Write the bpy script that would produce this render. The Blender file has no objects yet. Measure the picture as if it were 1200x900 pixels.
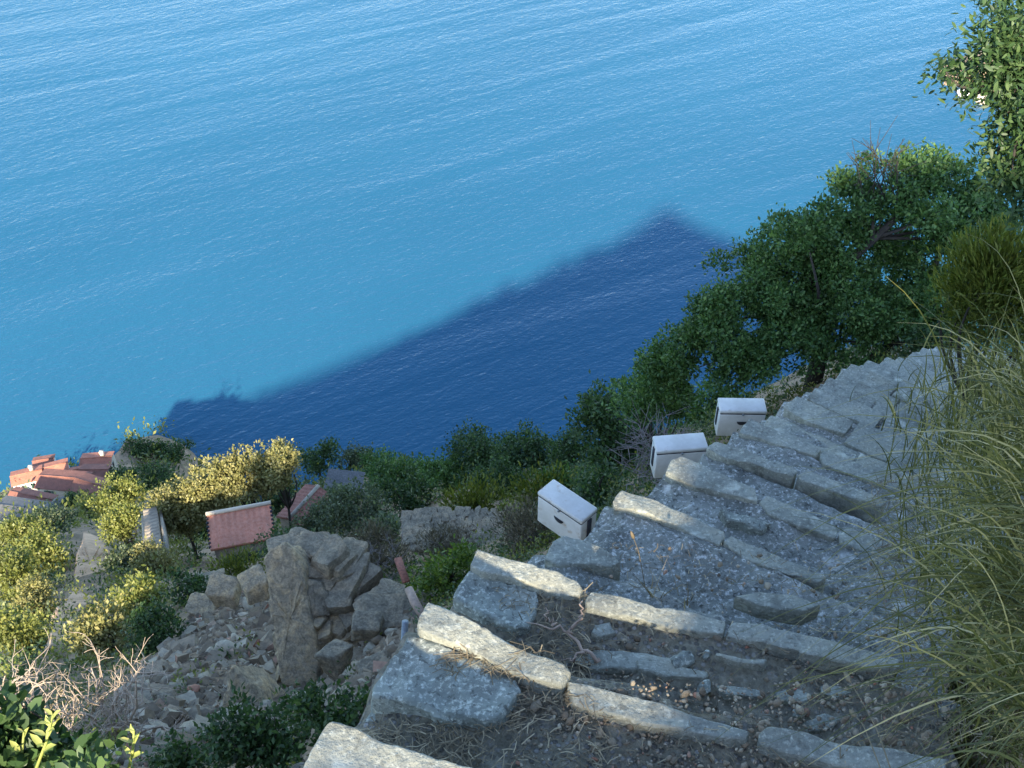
import bpy, math, random
import numpy as np
from mathutils import Vector

random.seed(7)
RNG = np.random.default_rng(11)
SC = bpy.context.scene
COL = SC.collection

# ------------------------------------------------------------------ camera model
F = 1287.0
TH = math.radians(42.0)
CT, ST = math.cos(TH), math.sin(TH)
SEA_Z = -185.0

def ray(u, v):
    x = (u - 600.0) / F
    y = (450.0 - v) / F
    d = np.array([x, CT + ST * y, -(ST - CT * y)])
    return d / np.linalg.norm(d)

def at(u, v, D):
    return ray(u, v) * D

def atz(u, v, z):
    d = ray(u, v)
    return d * (z / d[2])

# sun: direction the light travels, and the two axes across it
SUN_T = np.array([0.131, 0.830, -0.540]); SUN_T /= np.linalg.norm(SUN_T)
HX, HY = SUN_T[0] / math.hypot(SUN_T[0], SUN_T[1]), SUN_T[1] / math.hypot(SUN_T[0], SUN_T[1])
SIN_E = -SUN_T[2]; COS_E = math.sqrt(1 - SIN_E ** 2)
R_AX = np.array([HY, -HX, 0.0])
U_AX = np.cross(R_AX, SUN_T)

# ------------------------------------------------------------------ noise
def _hash(ix, iy, iz, seed):
    n = (ix.astype(np.int64) * 374761393 + iy.astype(np.int64) * 668265263 + iz.astype(np.int64) * 2147483647 + seed * 144665) & 0xFFFFFFFF
    n = ((n ^ (n >> 13)) * 1274126177) & 0xFFFFFFFF
    n = (n ^ (n >> 16)) & 0xFFFFFFFF
    return n.astype(np.float64) / 4294967295.0

def vnoise(p, seed=0):
    p = np.asarray(p, float)
    i = np.floor(p).astype(np.int64)
    f = p - i
    f = f * f * (3 - 2 * f)
    out = 0
    for dx in (0, 1):
        for dy in (0, 1):
            for dz in (0, 1):
                w = (f[:, 0] if dx else 1 - f[:, 0]) * (f[:, 1] if dy else 1 - f[:, 1]) * (f[:, 2] if dz else 1 - f[:, 2])
                out = out + w * _hash(i[:, 0] + dx, i[:, 1] + dy, i[:, 2] + dz, seed)
    return out * 2 - 1

def fbm(p, octaves=4, seed=0, gain=0.5):
    p = np.asarray(p, float)
    s = 0; a = 1.0
    for k in range(octaves):
        s = s + a * vnoise(p * (2.03 ** k) + 17.3 * k, seed + k)
        a *= gain
    return s

def cells(V, seed):
    V = V + np.stack([vnoise(V * 0.7, seed + 11), vnoise(V * 0.7, seed + 12), vnoise(V * 0.7, seed + 13)], 1) * 0.35
    i = np.floor(V).astype(np.int64)
    return _hash(i[:, 0], i[:, 1], i[:, 2], seed) - 0.5

# ------------------------------------------------------------------ object helpers
def mesh_np(name, verts, quads=None, tris=None, smooth=False):
    verts = np.asarray(verts, np.float32).reshape(-1, 3)
    me = bpy.data.meshes.new(name)
    nq = 0 if quads is None else len(quads)
    nt = 0 if tris is None else len(tris)
    me.vertices.add(len(verts)); me.vertices.foreach_set('co', verts.ravel())
    li = []
    if nq: li.append(np.asarray(quads, np.int32).ravel())
    if nt: li.append(np.asarray(tris, np.int32).ravel())
    li = np.concatenate(li)
    me.loops.add(len(li)); me.loops.foreach_set('vertex_index', li)
    me.polygons.add(nq + nt)
    starts = np.concatenate([np.arange(nq, dtype=np.int32) * 4, nq * 4 + np.arange(nt, dtype=np.int32) * 3])
    me.polygons.foreach_set('loop_start', starts)
    if smooth:
        me.polygons.foreach_set('use_smooth', np.ones(nq + nt, bool))
    me.update(calc_edges=True)
    me.validate()
    return me

class MB:
    """collects verts / quads / tris in world coordinates"""
    def __init__(s):
        s.v = []; s.q = []; s.t = []; s.n = 0
    def add(s, v, q=None, t=None):
        v = np.asarray(v, float).reshape(-1, 3)
        if q is not None and len(q): s.q.append(np.asarray(q, int) + s.n)
        if t is not None and len(t): s.t.append(np.asarray(t, int) + s.n)
        s.v.append(v); s.n += len(v)
    def build(s, name, mat, parent=None, origin=None, smooth=False):
        v = np.concatenate(s.v)
        if parent is not None:
            o = parent; org = np.zeros(3)
            while o is not None:
                org = org + np.array(o.location); o = o.parent
            v = v - org
        elif origin is not None:
            v = v - np.asarray(origin)
        me = mesh_np(name, v, np.concatenate(s.q) if s.q else None, np.concatenate(s.t) if s.t else None, smooth)
        ob = bpy.data.objects.new(name, me)
        if mat: me.materials.append(mat)
        COL.objects.link(ob)
        if parent is not None: ob.parent = parent
        elif origin is not None: ob.location = [float(a) for a in origin]
        return ob

def tag(o, label=None, cat=None, group=None, kind=None):
    if label: o['label'] = label
    if cat: o['category'] = cat
    if group: o['group'] = group
    if kind: o['kind'] = kind
    return o

def thing(name, label, cat, loc, group=None):
    o = bpy.data.objects.new(name, None); COL.objects.link(o)
    o.location = [float(a) for a in loc]; o.empty_display_size = 0.2
    return tag(o, label, cat, group)

def box_mb(mb, c, ax, ay, az, hx, hy, hz):
    c = np.asarray(c, float)
    v = []
    for sx, sy, sz in ((-1,-1,-1),(1,-1,-1),(1,1,-1),(-1,1,-1),(-1,-1,1),(1,-1,1),(1,1,1),(-1,1,1)):
        v.append(c + sx*hx*np.asarray(ax) + sy*hy*np.asarray(ay) + sz*hz*np.asarray(az))
    mb.add(v, [(0,3,2,1),(4,5,6,7),(0,1,5,4),(1,2,6,5),(2,3,7,6),(3,0,4,7)])

def tube_mb(mb, pts, radii, n=6, cap=True):
    pts = np.asarray(pts, float); k = len(pts)
    radii = np.broadcast_to(np.asarray(radii, float), (k,))
    d = np.gradient(pts, axis=0)
    d /= np.linalg.norm(d, axis=1)[:, None] + 1e-9
    ref = np.array([0.31, 0.57, 0.76]) if abs(d[0] @ np.array([0.31, .57, .76])) < 0.9 else np.array([1., 0, 0])
    a = np.cross(d, ref); a /= np.linalg.norm(a, axis=1)[:, None] + 1e-9
    b = np.cross(d, a)
    th = np.arange(n) * 2 * math.pi / n
    ring = a[:, None, :] * np.cos(th)[None, :, None] + b[:, None, :] * np.sin(th)[None, :, None]
    v = pts[:, None, :] + ring * radii[:, None, None]
    q = []
    for i in range(k - 1):
        for j in range(n):
            q.append((i*n+j, i*n+(j+1) % n, (i+1)*n+(j+1) % n, (i+1)*n+j))
    vv = v.reshape(-1, 3)
    t = []
    if cap:
        vv = np.concatenate([vv, pts[:1], pts[-1:]])
        for j in range(n):
            t.append((k*n, (j+1) % n, j)); t.append((k*n+1, (k-1)*n+j, (k-1)*n+(j+1) % n))
    mb.add(vv, q, t)

# ------------------------------------------------------------------ materials
def new_mat(name):
    m = bpy.data.materials.new(name); m.use_nodes = True
    nt = m.node_tree; nt.nodes.clear()
    out = nt.nodes.new('ShaderNodeOutputMaterial')
    b = nt.nodes.new('ShaderNodeBsdfPrincipled')
    nt.links.new(b.outputs[0], out.inputs[0])
    return m, nt, b, out

class NT:
    def __init__(s, nt): s.nt = nt
    def n(s, typ, **kw):
        x = s.nt.nodes.new(typ)
        for k, val in kw.items():
            if k.startswith('i_'):
                x.inputs[k[2:].replace('_', ' ')].default_value = val
            else: setattr(x, k, val)
        return x
    def l(s, a, b): s.nt.links.new(a, b)
    def pos(s):
        return s.n('ShaderNodeTexCoord').outputs['Object']
    def noise(s, vec, scale, detail=4, rough=0.55, dist=0.0):
        x = s.n('ShaderNodeTexNoise'); x.inputs['Scale'].default_value = scale
        x.inputs['Detail'].default_value = detail; x.inputs['Roughness'].default_value = rough
        x.inputs['Distortion'].default_value = dist
        if vec is not None: s.l(vec, x.inputs['Vector'])
        return x.outputs['Fac']
    def vor(s, vec, scale, feature='F1', out='Distance', rnd=1.0):
        x = s.n('ShaderNodeTexVoronoi', feature=feature); x.inputs['Scale'].default_value = scale
        x.inputs['Randomness'].default_value = rnd
        if vec is not None: s.l(vec, x.inputs['Vector'])
        return x.outputs[out]
    def ramp(s, fac, stops, interp='LINEAR'):
        x = s.n('ShaderNodeValToRGB'); cr = x.color_ramp; cr.interpolation = interp
        while len(cr.elements) < len(stops): cr.elements.new(0.5)
        for e, (p, c) in zip(cr.elements, stops):
            e.position = p; e.color = (c[0], c[1], c[2], 1) if not isinstance(c, (int, float)) else (c, c, c, 1)
        s.l(fac, x.inputs[0]); return x.outputs[0]
    def mix(s, fac, a, b, mode='MIX'):
        x = s.n('ShaderNodeMix', data_type='RGBA', blend_type=mode)
        for sock, val in ((x.inputs[0], fac), (x.inputs[6], a), (x.inputs[7], b)):
            if hasattr(val, 'links'): s.l(val, sock)
            elif isinstance(val, (int, float)): sock.default_value = val
            else: sock.default_value = (val[0], val[1], val[2], 1)
        return x.outputs[2]
    def math(s, op, a, b=0.0, clamp=False):
        x = s.n('ShaderNodeMath', operation=op, use_clamp=clamp)
        for sock, val in ((x.inputs[0], a), (x.inputs[1], b)):
            if hasattr(val, 'links'): s.l(val, sock)
            else: sock.default_value = val
        return x.outputs[0]
    def bump(s, h, strength, dist, normal=None):
        x = s.n('ShaderNodeBump'); x.inputs['Strength'].default_value = strength; x.inputs['Distance'].default_value = dist
        s.l(h, x.inputs['Height'])
        if normal is not None: s.l(normal, x.inputs['Normal'])
        return x.outputs[0]

def leaf_mat(name, c1, c2, c3=None, transl=0.3, rough=0.5, vscale=0.6):
    m, nt, b, out = new_mat(name); g = NT(nt)
    geo = g.n('ShaderNodeNewGeometry')
    rnd = geo.outputs['Random Per Island']
    stops = [(0.0, c1), (0.7, c2)] + ([(1.0, c3)] if c3 else [])
    col = g.ramp(rnd, stops)
    nz = g.noise(g.pos(), vscale, 3)
    col = g.mix(1.0, col, g.ramp(nz, [(0.3, (0.72, 0.75, 0.72)), (0.7, (1.25, 1.2, 1.1))]), 'MULTIPLY')
    g.l(col, b.inputs['Base Color']); b.inputs['Roughness'].default_value = rough
    b.inputs['Specular IOR Level'].default_value = 0.35
    tr = g.n('ShaderNodeBsdfTranslucent'); g.l(g.mix(1.0, col, (1.3, 1.35, 0.7), 'MULTIPLY'), tr.inputs[0])
    mx = g.n('ShaderNodeMixShader'); mx.inputs[0].default_value = transl
    g.l(b.outputs[0], mx.inputs[1]); g.l(tr.outputs[0], mx.inputs[2]); g.l(mx.outputs[0], out.inputs[0])
    return m

def stone_mat(name, base, light, dark, tan, lichen=0.5, scale=1.0, bump=0.6, speck=0.5):
    m, nt, b, out = new_mat(name); g = NT(nt); p = g.pos()
    n1 = g.noise(p, 6 * scale, 6, 0.6)
    col = g.ramp(n1, [(0.3, dark), (0.5, base), (0.72, tan)])
    n2 = g.noise(p, 95 * scale, 3, 0.7)
    col = g.mix(g.math('MULTIPLY', g.ramp(n2, [(0.52, 0.0), (0.68, 1.0)]), speck), col, light)
    n2b = g.noise(p, 70 * scale, 3, 0.7, 0.4)
    col = g.mix(g.math('MULTIPLY', g.ramp(n2b, [(0.32, 1.0), (0.46, 0.0)]), speck), col, tuple(c * 0.55 for c in dark))
    # round lichen patches
    v = g.vor(g.mix(0.06, p, g.n('ShaderNodeTexNoise').outputs['Color']), 13 * scale)
    msk = g.math('MULTIPLY', g.ramp(v, [(0.20, 1.0), (0.34, 0.0)]), g.ramp(g.noise(p, 3.1 * scale, 2), [(0.48, 0.0), (0.58, 1.0)]))
    msk = g.math('MULTIPLY', msk, g.ramp(g.noise(p, 50 * scale, 3), [(0.35, 0.2), (0.6, 1.0)]))
    col = g.mix(g.math('MULTIPLY', msk, lichen), col, light)
    g.l(col, b.inputs['Base Color']); b.inputs['Roughness'].default_value = 0.9
    b.inputs['Specular IOR Level'].default_value = 0.25
    h = g.math('ADD', g.math('MULTIPLY', g.noise(p, 22 * scale, 7, 0.65), 1.0), g.math('MULTIPLY', g.noise(p, 110 * scale, 4, 0.7), 0.35))
    g.l(g.bump(h, bump, 0.02 / scale), b.inputs['Normal'])
    return m

def plain_mat(name, c, rough=0.6, var=0.15, scale=8.0, metal=0.0, bump=0.0):
    m, nt, b, out = new_mat(name); g = NT(nt); p = g.pos()
    nz = g.noise(p, scale, 5, 0.6)
    lo = tuple(x * (1 - var) for x in c); hi = tuple(min(1, x * (1 + var)) for x in c)
    g.l(g.ramp(nz, [(0.3, lo), (0.7, hi)]), b.inputs['Base Color'])
    b.inputs['Roughness'].default_value = rough; b.inputs['Metallic'].default_value = metal
    if bump: g.l(g.bump(nz, bump, 0.03), b.inputs['Normal'])
    return m

M = {}
M['edge'] = stone_mat('edge_stone', (0.252, 0.264, 0.222), (0.538, 0.550, 0.456), (0.140, 0.143, 0.117), (0.328, 0.322, 0.246), 0.8, 1.0, 0.7, 0.55)
M['slab'] = stone_mat('speckled_slab', (0.226, 0.249, 0.214), (0.556, 0.580, 0.498), (0.110, 0.116, 0.102), (0.266, 0.278, 0.232), 0.8, 1.0, 0.7, 0.8)
M['tread'] = stone_mat('lichen_tread', (0.227, 0.239, 0.208), (0.655, 0.655, 0.608), (0.108, 0.112, 0.097), (0.298, 0.298, 0.256), 0.9, 0.9, 1.0, 0.9)
def cliff_mat(name, base, light, dark, tan, stretch):
    m, nt, b, out = new_mat(name); g = NT(nt); p = g.pos()
    mp = g.n('ShaderNodeMapping'); mp.inputs['Scale'].default_value = stretch; g.l(p, mp.inputs['Vector']); q = mp.outputs[0]
    n1 = g.noise(q, 2.2, 8, 0.65, 0.6)
    col = g.ramp(n1, [(0.28, dark), (0.46, base), (0.60, tan), (0.78, light)])
    n2 = g.noise(p, 9, 7, 0.7)
    col = g.mix(1.0, col, g.ramp(n2, [(0.3, (0.55, 0.56, 0.58)), (0.7, (1.3, 1.27, 1.2))]), 'MULTIPLY')
    n3 = g.noise(p, 34, 5, 0.7); col = g.mix(1.0, col, g.ramp(n3, [(0.3, (0.6, 0.6, 0.6)), (0.7, (1.35, 1.33, 1.28))]), 'MULTIPLY')
    nz = g.n('ShaderNodeTexNoise'); nz.inputs['Scale'].default_value = 3; nz.inputs['Detail'].default_value = 4; g.l(p, nz.inputs['Vector'])
    cr = g.vor(g.mix(0.25, q, nz.outputs['Color']), 2.4, 'DISTANCE_TO_EDGE')
    crack = g.ramp(cr, [(0.0, 0.55), (0.03, 1.0)])
    col = g.mix(1.0, col, g.mix(crack, (0.95, 0.95, 0.95), (1, 1, 1)), 'MULTIPLY')
    g.l(col, b.inputs['Base Color']); b.inputs['Roughness'].default_value = 0.92; b.inputs['Specular IOR Level'].default_value = 0.2
    h = g.math('ADD', g.math('MULTIPLY', crack, 0.0), g.math('ADD', g.math('MULTIPLY', n1, 0.8), g.math('ADD', g.math('MULTIPLY', n2, 0.5), g.math('MULTIPLY', n3, 0.3))))
    g.l(g.bump(h, 0.8, 0.06), b.inputs['Normal'])
    return m
M['rock'] = cliff_mat('cliff_rock', (0.33, 0.28, 0.20), (0.52, 0.47, 0.36), (0.19, 0.16, 0.11), (0.43, 0.33, 0.20), (3.2, 3.2, 0.55))
M['rock_grey'] = cliff_mat('grey_rock', (0.24, 0.215, 0.165), (0.40, 0.37, 0.29), (0.13, 0.115, 0.088), (0.30, 0.245, 0.17), (1.2, 1.2, 1.8))

def gravel_mat():
    m, nt, b, out = new_mat('gravel_earth'); g = NT(nt); p = g.pos()
    big = g.noise(p, 4.5, 4)
    soil = g.ramp(g.noise(p, 40, 6, 0.7), [(0.3, (0.11, 0.10, 0.07)), (0.55, (0.22, 0.20, 0.145)), (0.75, (0.34, 0.305, 0.23))])
    cell = g.n('ShaderNodeTexVoronoi'); cell.inputs['Scale'].default_value = 75; g.l(p, cell.inputs['Vector'])
    cs = g.n('ShaderNodeSeparateColor'); g.l(cell.outputs['Color'], cs.inputs[0])
    chip = g.ramp(cs.outputs[0], [(0.0, (0.07, 0.065, 0.055)), (0.6, (0.17, 0.16, 0.14)), (1.0, (0.33, 0.32, 0.29))])
    msk = g.math('MULTIPLY', g.ramp(cell.outputs['Distance'], [(0.30, 1.0), (0.5, 0.0)]), g.ramp(big, [(0.38, 0.2), (0.6, 1.0)]))
    col = g.mix(msk, soil, chip)
    g.l(col, b.inputs['Base Color']); b.inputs['Roughness'].default_value = 0.95; b.inputs['Specular IOR Level'].default_value = 0.2
    h = g.math('ADD', g.math('MULTIPLY', msk, 0.5), g.noise(p, 60, 6, 0.7))
    g.l(g.bump(h, 0.9, 0.012), b.inputs['Normal'])
    return m
M['gravel'] = gravel_mat()

def hill_mat():
    m, nt, b, out = new_mat('hill_earth'); g = NT(nt); p = g.pos()
    n1 = g.noise(p, 0.35, 7, 0.6)
    col = g.ramp(n1, [(0.3, (0.13, 0.11, 0.072)), (0.48, (0.25, 0.19, 0.13)), (0.66, (0.40, 0.29, 0.20))])
    n2 = g.noise(p, 4.0, 6, 0.7)
    col = g.mix(1.0, col, g.ramp(n2, [(0.3, (0.65, 0.65, 0.65)), (0.7, (1.25, 1.22, 1.15))]), 'MULTIPLY')
    g.l(col, b.inputs['Base Color']); b.inputs['Roughness'].default_value = 0.95; b.inputs['Specular IOR Level'].default_value = 0.15
    g.l(g.bump(g.math('ADD', n1, g.math('MULTIPLY', n2, 0.3)), 0.8, 0.5), b.inputs['Normal'])
    return m
M['hill'] = hill_mat()
M['pink_earth'] = plain_mat('pink_earth', (0.50, 0.325, 0.195), 0.95, 0.35, 1.3, 0, 0.6)

def sea_mat():
    m, nt, b, out = new_mat('sea_water'); g = NT(nt)
    tc = g.n('ShaderNodeTexCoord').outputs['Object']
    def mapped(ang, sx, sy):
        mp = g.n('ShaderNodeMapping', vector_type='TEXTURE')
        mp.inputs['Rotation'].default_value = (0, 0, math.radians(ang)); mp.inputs['Scale'].default_value = (sx, sy, 1)
        g.l(tc, mp.inputs['Vector']); return mp.outputs[0]
    swell = g.noise(mapped(27, 120, 17), 1.0, 1.5, 0.4, 0.35)
    swell2 = g.noise(mapped(21, 60, 9), 1.0, 1.5, 0.45, 0.3)
    chop = g.noise(mapped(36, 5.2, 2.3), 1.0, 3, 0.55, 0.3)
    rip = g.noise(mapped(15, 1.6, 0.8), 1.0, 2, 0.6)
    h1 = g.math('ADD', g.math('MULTIPLY', swell, 0.85), g.math('MULTIPLY', swell2, 0.22))
    h2 = g.math('ADD', g.math('MULTIPLY', chop, 0.29), g.math('MULTIPLY', rip, 0.14))
    g.l(g.bump(g.math('ADD', h1, h2), 1.0, 1.0), b.inputs['Normal'])
    big = g.noise(mapped(27, 260, 140), 1.0, 3, 0.5)
    col = g.ramp(big, [(0.3, (0.011, 0.075, 0.136)), (0.7, (0.017, 0.095, 0.164))])
    g.l(col, b.inputs['Base Color'])
    b.inputs['Roughness'].default_value = 0.16; b.inputs['IOR'].default_value = 1.333
    return m
M['sea'] = sea_mat()

M['oak'] = leaf_mat('oak_leaves', (0.037, 0.088, 0.025), (0.077, 0.156, 0.043), (0.150, 0.237, 0.075))
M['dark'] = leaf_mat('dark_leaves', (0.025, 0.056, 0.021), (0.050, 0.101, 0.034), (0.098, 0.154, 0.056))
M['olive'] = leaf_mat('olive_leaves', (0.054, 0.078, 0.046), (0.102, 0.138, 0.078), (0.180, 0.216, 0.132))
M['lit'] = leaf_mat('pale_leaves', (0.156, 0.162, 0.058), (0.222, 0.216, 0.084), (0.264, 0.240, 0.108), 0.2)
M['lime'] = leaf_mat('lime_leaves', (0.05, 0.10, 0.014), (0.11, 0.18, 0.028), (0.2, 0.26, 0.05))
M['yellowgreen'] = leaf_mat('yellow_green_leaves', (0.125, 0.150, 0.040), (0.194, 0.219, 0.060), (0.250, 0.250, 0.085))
M['heath'] = leaf_mat('heath_sprigs', (0.065, 0.09, 0.015), (0.13, 0.155, 0.028), (0.20, 0.20, 0.042))
M['dry'] = leaf_mat('dry_sprigs', (0.08, 0.072, 0.05), (0.15, 0.13, 0.09), (0.22, 0.19, 0.13), 0.1)
M['sprout'] = leaf_mat('young_leaves', (0.25, 0.32, 0.08), (0.40, 0.44, 0.14), (0.5, 0.5, 0.2), 0.35)
M['grass'] = leaf_mat('grass_blades', (0.045, 0.056, 0.017), (0.16, 0.16, 0.048), (0.48, 0.40, 0.20), 0.25, 0.55, 1.5)
M['straw'] = leaf_mat('dry_straw', (0.10, 0.08, 0.05), (0.22, 0.175, 0.11), (0.42, 0.35, 0.23), 0.1, 0.7, 5)
M['bark'] = plain_mat('bark', (0.032, 0.027, 0.022), 0.9, 0.4, 14)
M['twig'] = plain_mat('pale_twigs', (0.36, 0.29, 0.22), 0.8, 0.35, 9)
M['greytwig'] = plain_mat('grey_twigs', (0.17, 0.15, 0.14), 0.85, 0.35, 9)
M['box'] = None
M['metal'] = plain_mat('galvanised_metal', (0.20, 0.23, 0.25), 0.45, 0.2, 30, 0.4)
M['rust'] = plain_mat('rusty_metal', (0.22, 0.085, 0.055), 0.8, 0.35, 40)
M['wood'] = plain_mat('weathered_wood', (0.33, 0.24, 0.18), 0.85, 0.3, 25)

def box_mat(name='white_plastic', lo=0.56, hi=0.68):
    m, nt, b, out = new_mat(name); g = NT(nt); p = g.pos()
    d = g.noise(p, 22, 6, 0.65)
    col = g.mix(g.ramp(d, [(lo, 0.0), (hi, 0.75)]), (0.56, 0.55, 0.51), (0.36, 0.26, 0.16))
    col = g.mix(1.0, col, g.ramp(g.noise(p, 9, 6, 0.7), [(0.3, (0.78, 0.77, 0.74)), (0.6, (1, 1, 1))]), 'MULTIPLY')
    g.l(col, b.inputs['Base Color']); b.inputs['Roughness'].default_value = 0.45
    return m
M['box'] = box_mat()
M['box_dusty'] = box_mat('white_plastic_dusty', 0.63, 0.72)
M['box_clean'] = plain_mat('white_plastic_clean', (0.56, 0.55, 0.51), 0.45, 0.04, 6)
M['hole'] = plain_mat('dark_recess', (0.02, 0.022, 0.03), 0.8, 0.2, 10)

def tile_mat(name, c1, c2, c3):
    m, nt, b, out = new_mat(name); g = NT(nt); p = g.pos()
    col = g.ramp(g.noise(p, 9, 4, 0.7), [(0.3, c1), (0.5, c2), (0.72, c3)])
    col = g.mix(1.0, col, g.ramp(g.noise(p, 0.9, 5, 0.6), [(0.3, (0.7, 0.72, 0.74)), (0.7, (1.15, 1.1, 1.1))]), 'MULTIPLY')
    g.l(col, b.inputs['Base Color']); b.inputs['Roughness'].default_value = 0.85
    return m
M['shed_tile'] = tile_mat('pale_terracotta_tiles', (0.45, 0.175, 0.105), (0.53, 0.235, 0.15), (0.58, 0.30, 0.21))
M['tile'] = tile_mat('terracotta_tiles', (0.27, 0.10, 0.062), (0.37, 0.145, 0.09), (0.44, 0.21, 0.14))
M['tile_old'] = tile_mat('weathered_tiles', (0.15, 0.065, 0.045), (0.24, 0.10, 0.068), (0.30, 0.16, 0.12))
M['slate'] = tile_mat('slate_roof', (0.075, 0.082, 0.08), (0.12, 0.125, 0.122), (0.19, 0.195, 0.185))
M['render'] = plain_mat('cream_render', (0.55, 0.48, 0.37), 0.9, 0.15, 0.7)
M['step_stone'] = plain_mat('step_stone', (0.24, 0.20, 0.15), 0.9, 0.25, 3)
M['white_render'] = plain_mat('white_render', (0.68, 0.66, 0.60), 0.9, 0.1, 0.7)
M['stonewall'] = plain_mat('house_stone', (0.27, 0.24, 0.19), 0.95, 0.35, 2.5, 0, 0.5)
M['win'] = plain_mat('dark_window', (0.035, 0.04, 0.045), 0.25, 0.2, 3)
M['shutter'] = plain_mat('green_shutter', (0.05, 0.10, 0.07), 0.6, 0.2, 3)

# ------------------------------------------------------------------ stairs data (height of each step, left end of each nosing)
LEFT_PX = [(362,868),(492,722),(556,655),(645,640),(724,582),(794,540),(836,522),(873,496),(903,484),(931,462),(955,451),(969,443),
           (981,437),(996,425),(1017,421),(1038,419),(1053,416),(1068,412),(1080,407),(1098,402)]
RISE = 0.18
ZS = [-1.55 - RISE * i for i in range(len(LEFT_PX))]
LP = [atz(u, v, z) for (u, v), z in zip(LEFT_PX, ZS)]
ANG = [-16,-18,-19,-26,-31,-33,-35,-35,-36,-36,-37,-37,-38,-38,-40,-40,-42,-42,-42,-42]
WID = [1.25,1.08,0.98,0.98,0.92,0.92,0.92,0.95,0.95,0.98,0.98,1.0,1.0,1.0,1.0,1.0,1.0,1.0,1.0,1.0]
DIRS = [np.array([math.cos(math.radians(a)), math.sin(math.radians(a)), 0]) for a in ANG]
RP = [l + d * w for l, d, w in zip(LP, DIRS, WID)]
for _ in range(3):      # the stairs go on down beyond the turn
    ZS.append(ZS[-1] - RISE); DIRS.append(DIRS[-1]); WID.append(1.0); ANG.append(ANG[-1])
    LP.append(LP[-1] + np.array([0.26, 0.2, -RISE])); RP.append(LP[-1] + DIRS[-1] * 1.0)
CAMSTEP_L = LP[0] + np.array([-0.14, -0.34, RISE]); CAMSTEP_R = CAMSTEP_L + DIRS[0] * 1.25

# ------------------------------------------------------------------ terrain
PROF = np.array([(-300,-200),(-110,-64.5),(-60,-39),(-45,-31.5),(-30,-23.6),(-24,-20),(-20,-17.2),(-17,-15.4),(-15.5,-14.3),(-14,-13.3),(-11.6,-11.6),(-9.2,-9.9),(-8.4,-8.1),(-7.3,-7.3),
    (-5.4,-6.6),(-4.5,-5.9),(-2.9,-3.5),(-1.3,-1.75),(-0.6,-0.95),(-0.45,-0.885),(0.12,-0.885),(0.25,-0.4),(0.7,0.0),(2.0,0.6),(4.6,1.1),(5.5,-0.6),(8,-3.0),(15,-7.6),(23.7,-13.5),(60,-40),(300,-200)], float)
PROF[:, 1] += np.interp(PROF[:, 0], [-110, -46, -20, -9, -3, -.5, 0], [3, 1.0, .58, .22, .07, .025, .02])
CREST = np.array([(-300,-60),(-110,-40),(-60,-28),(-30,-20),(-12,-12),(-5,-6),(-1.5,-2.8),(-0.5,-2.3),(4,-2.6),(8,-5),(24,-12),(60,-25),(300,-60)], float)

CTRL_PX = [(40,900,5.8),(100,870,8.2),(200,870,11),(300,890,9.5),(400,890,7.5),(250,780,15.5),(150,800,16),(360,800,14.8),(440,760,13.5),
    (475,790,10.3),(300,720,18.5),(420,690,17.5),(500,700,15),(560,645,19.5),(530,645,21),(620,630,18),(220,700,25),(280,660,45),(200,650,62),
    (100,680,52),(40,750,39),(20,640,85),(120,620,98),(60,810,23),(283,650,58),(360,620,62),(420,585,73),(480,610,46),(540,585,36),(600,600,28),
    (400,556,86),(470,556,76),(560,550,50),(640,565,32),(700,570,22),(760,550,15.5),(850,500,12.8),(950,465,11.5),(1050,440,11),
    (80,590,212),(30,608,205),(120,585,222),(10,590,225),(170,552,232),(165,520,240),(150,512,240),(190,518,244),(135,540,235),(215,535,250),(235,560,245),(245,590,225),(150,600,150),(250,590,118),
    (1100,420,12),(600,600,100),(400,580,130),(500,590,110),(700,620,90)]
pts3 = [at(*c) for c in CTRL_PX]
for i in range(0, len(LP), 2):
    c = (LP[i] + RP[i]) / 2; d = DIRS[i]; w = WID[i]
    pts3.append(c + np.array([0, 0, -0.55]))
    pts3.append(LP[i] - d * 0.6 + np.array([0, 0, -1.5]))
    pts3.append(RP[i] + d * 0.15 + np.array([0, 0, 0.05]))
    pts3.append(RP[i] + d * 1.2 + np.array([0, 0, 0.7]))
    pts3.append(RP[i] + d * 4.0 + np.array([0, 0, -0.8]))
pts3 += [np.array(p, float) for p in [(0.28,3.1,-3.72),(0.78,3.45,-3.72),(1.18,3.95,-3.92),(-1.3,0.4,-2.9),(-1.7,1.4,-4.3),(0,-1.2,-1.3),(1.5,-1,-0.5),(-1.2,-1.0,-1.5),
    (-4,-1,-3.5),(-9,2,-10),(-25,8,-28),(-60,20,-62),(-110,60,-115),(-150,120,-165),(3,-5,-0.5),(12,-6,-4),(10,4,-6),(25,8,-24),(14,14,-15),(40,20,-38),(60,50,-50),(30,60,-62),(90,90,-100),
    (8,20,-17),(18,30,-28),(10,40,-42)]]
for az in range(-75, 100, 12):
    a = math.radians(az)
    for rho, z in ((215, -232 if az > -20 else -200), (330, -260), (700, -400)):
        pts3.append(np.array([rho * math.sin(a), rho * math.cos(a), z]))
    if az > -20:
        pts3.append(np.array([150 * math.sin(a), 150 * math.cos(a), -180 + max(0, az - 40) * 0.8]))
pts3 = np.array(pts3)

def warp(x, y):
    r = np.sqrt(x * x + y * y) + 1e-6
    k = np.log1p(r / 1.5) / r
    return np.stack([x * k, y * k], 1)

_W = warp(pts3[:, 0], pts3[:, 1])
_T = pts3[:, 2] / np.sqrt(pts3[:, 0] ** 2 + pts3[:, 1] ** 2 + 1.0)
_Dm = np.linalg.norm(_W[:, None] - _W[None], axis=2)
_n = len(_W)
_A = np.zeros((_n + 1, _n + 1)); _A[:_n, :_n] = _Dm + np.eye(_n) * 0.004; _A[:_n, _n] = 1; _A[_n, :_n] = 1
_c = np.linalg.solve(_A, np.concatenate([_T, [0]]))

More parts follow.
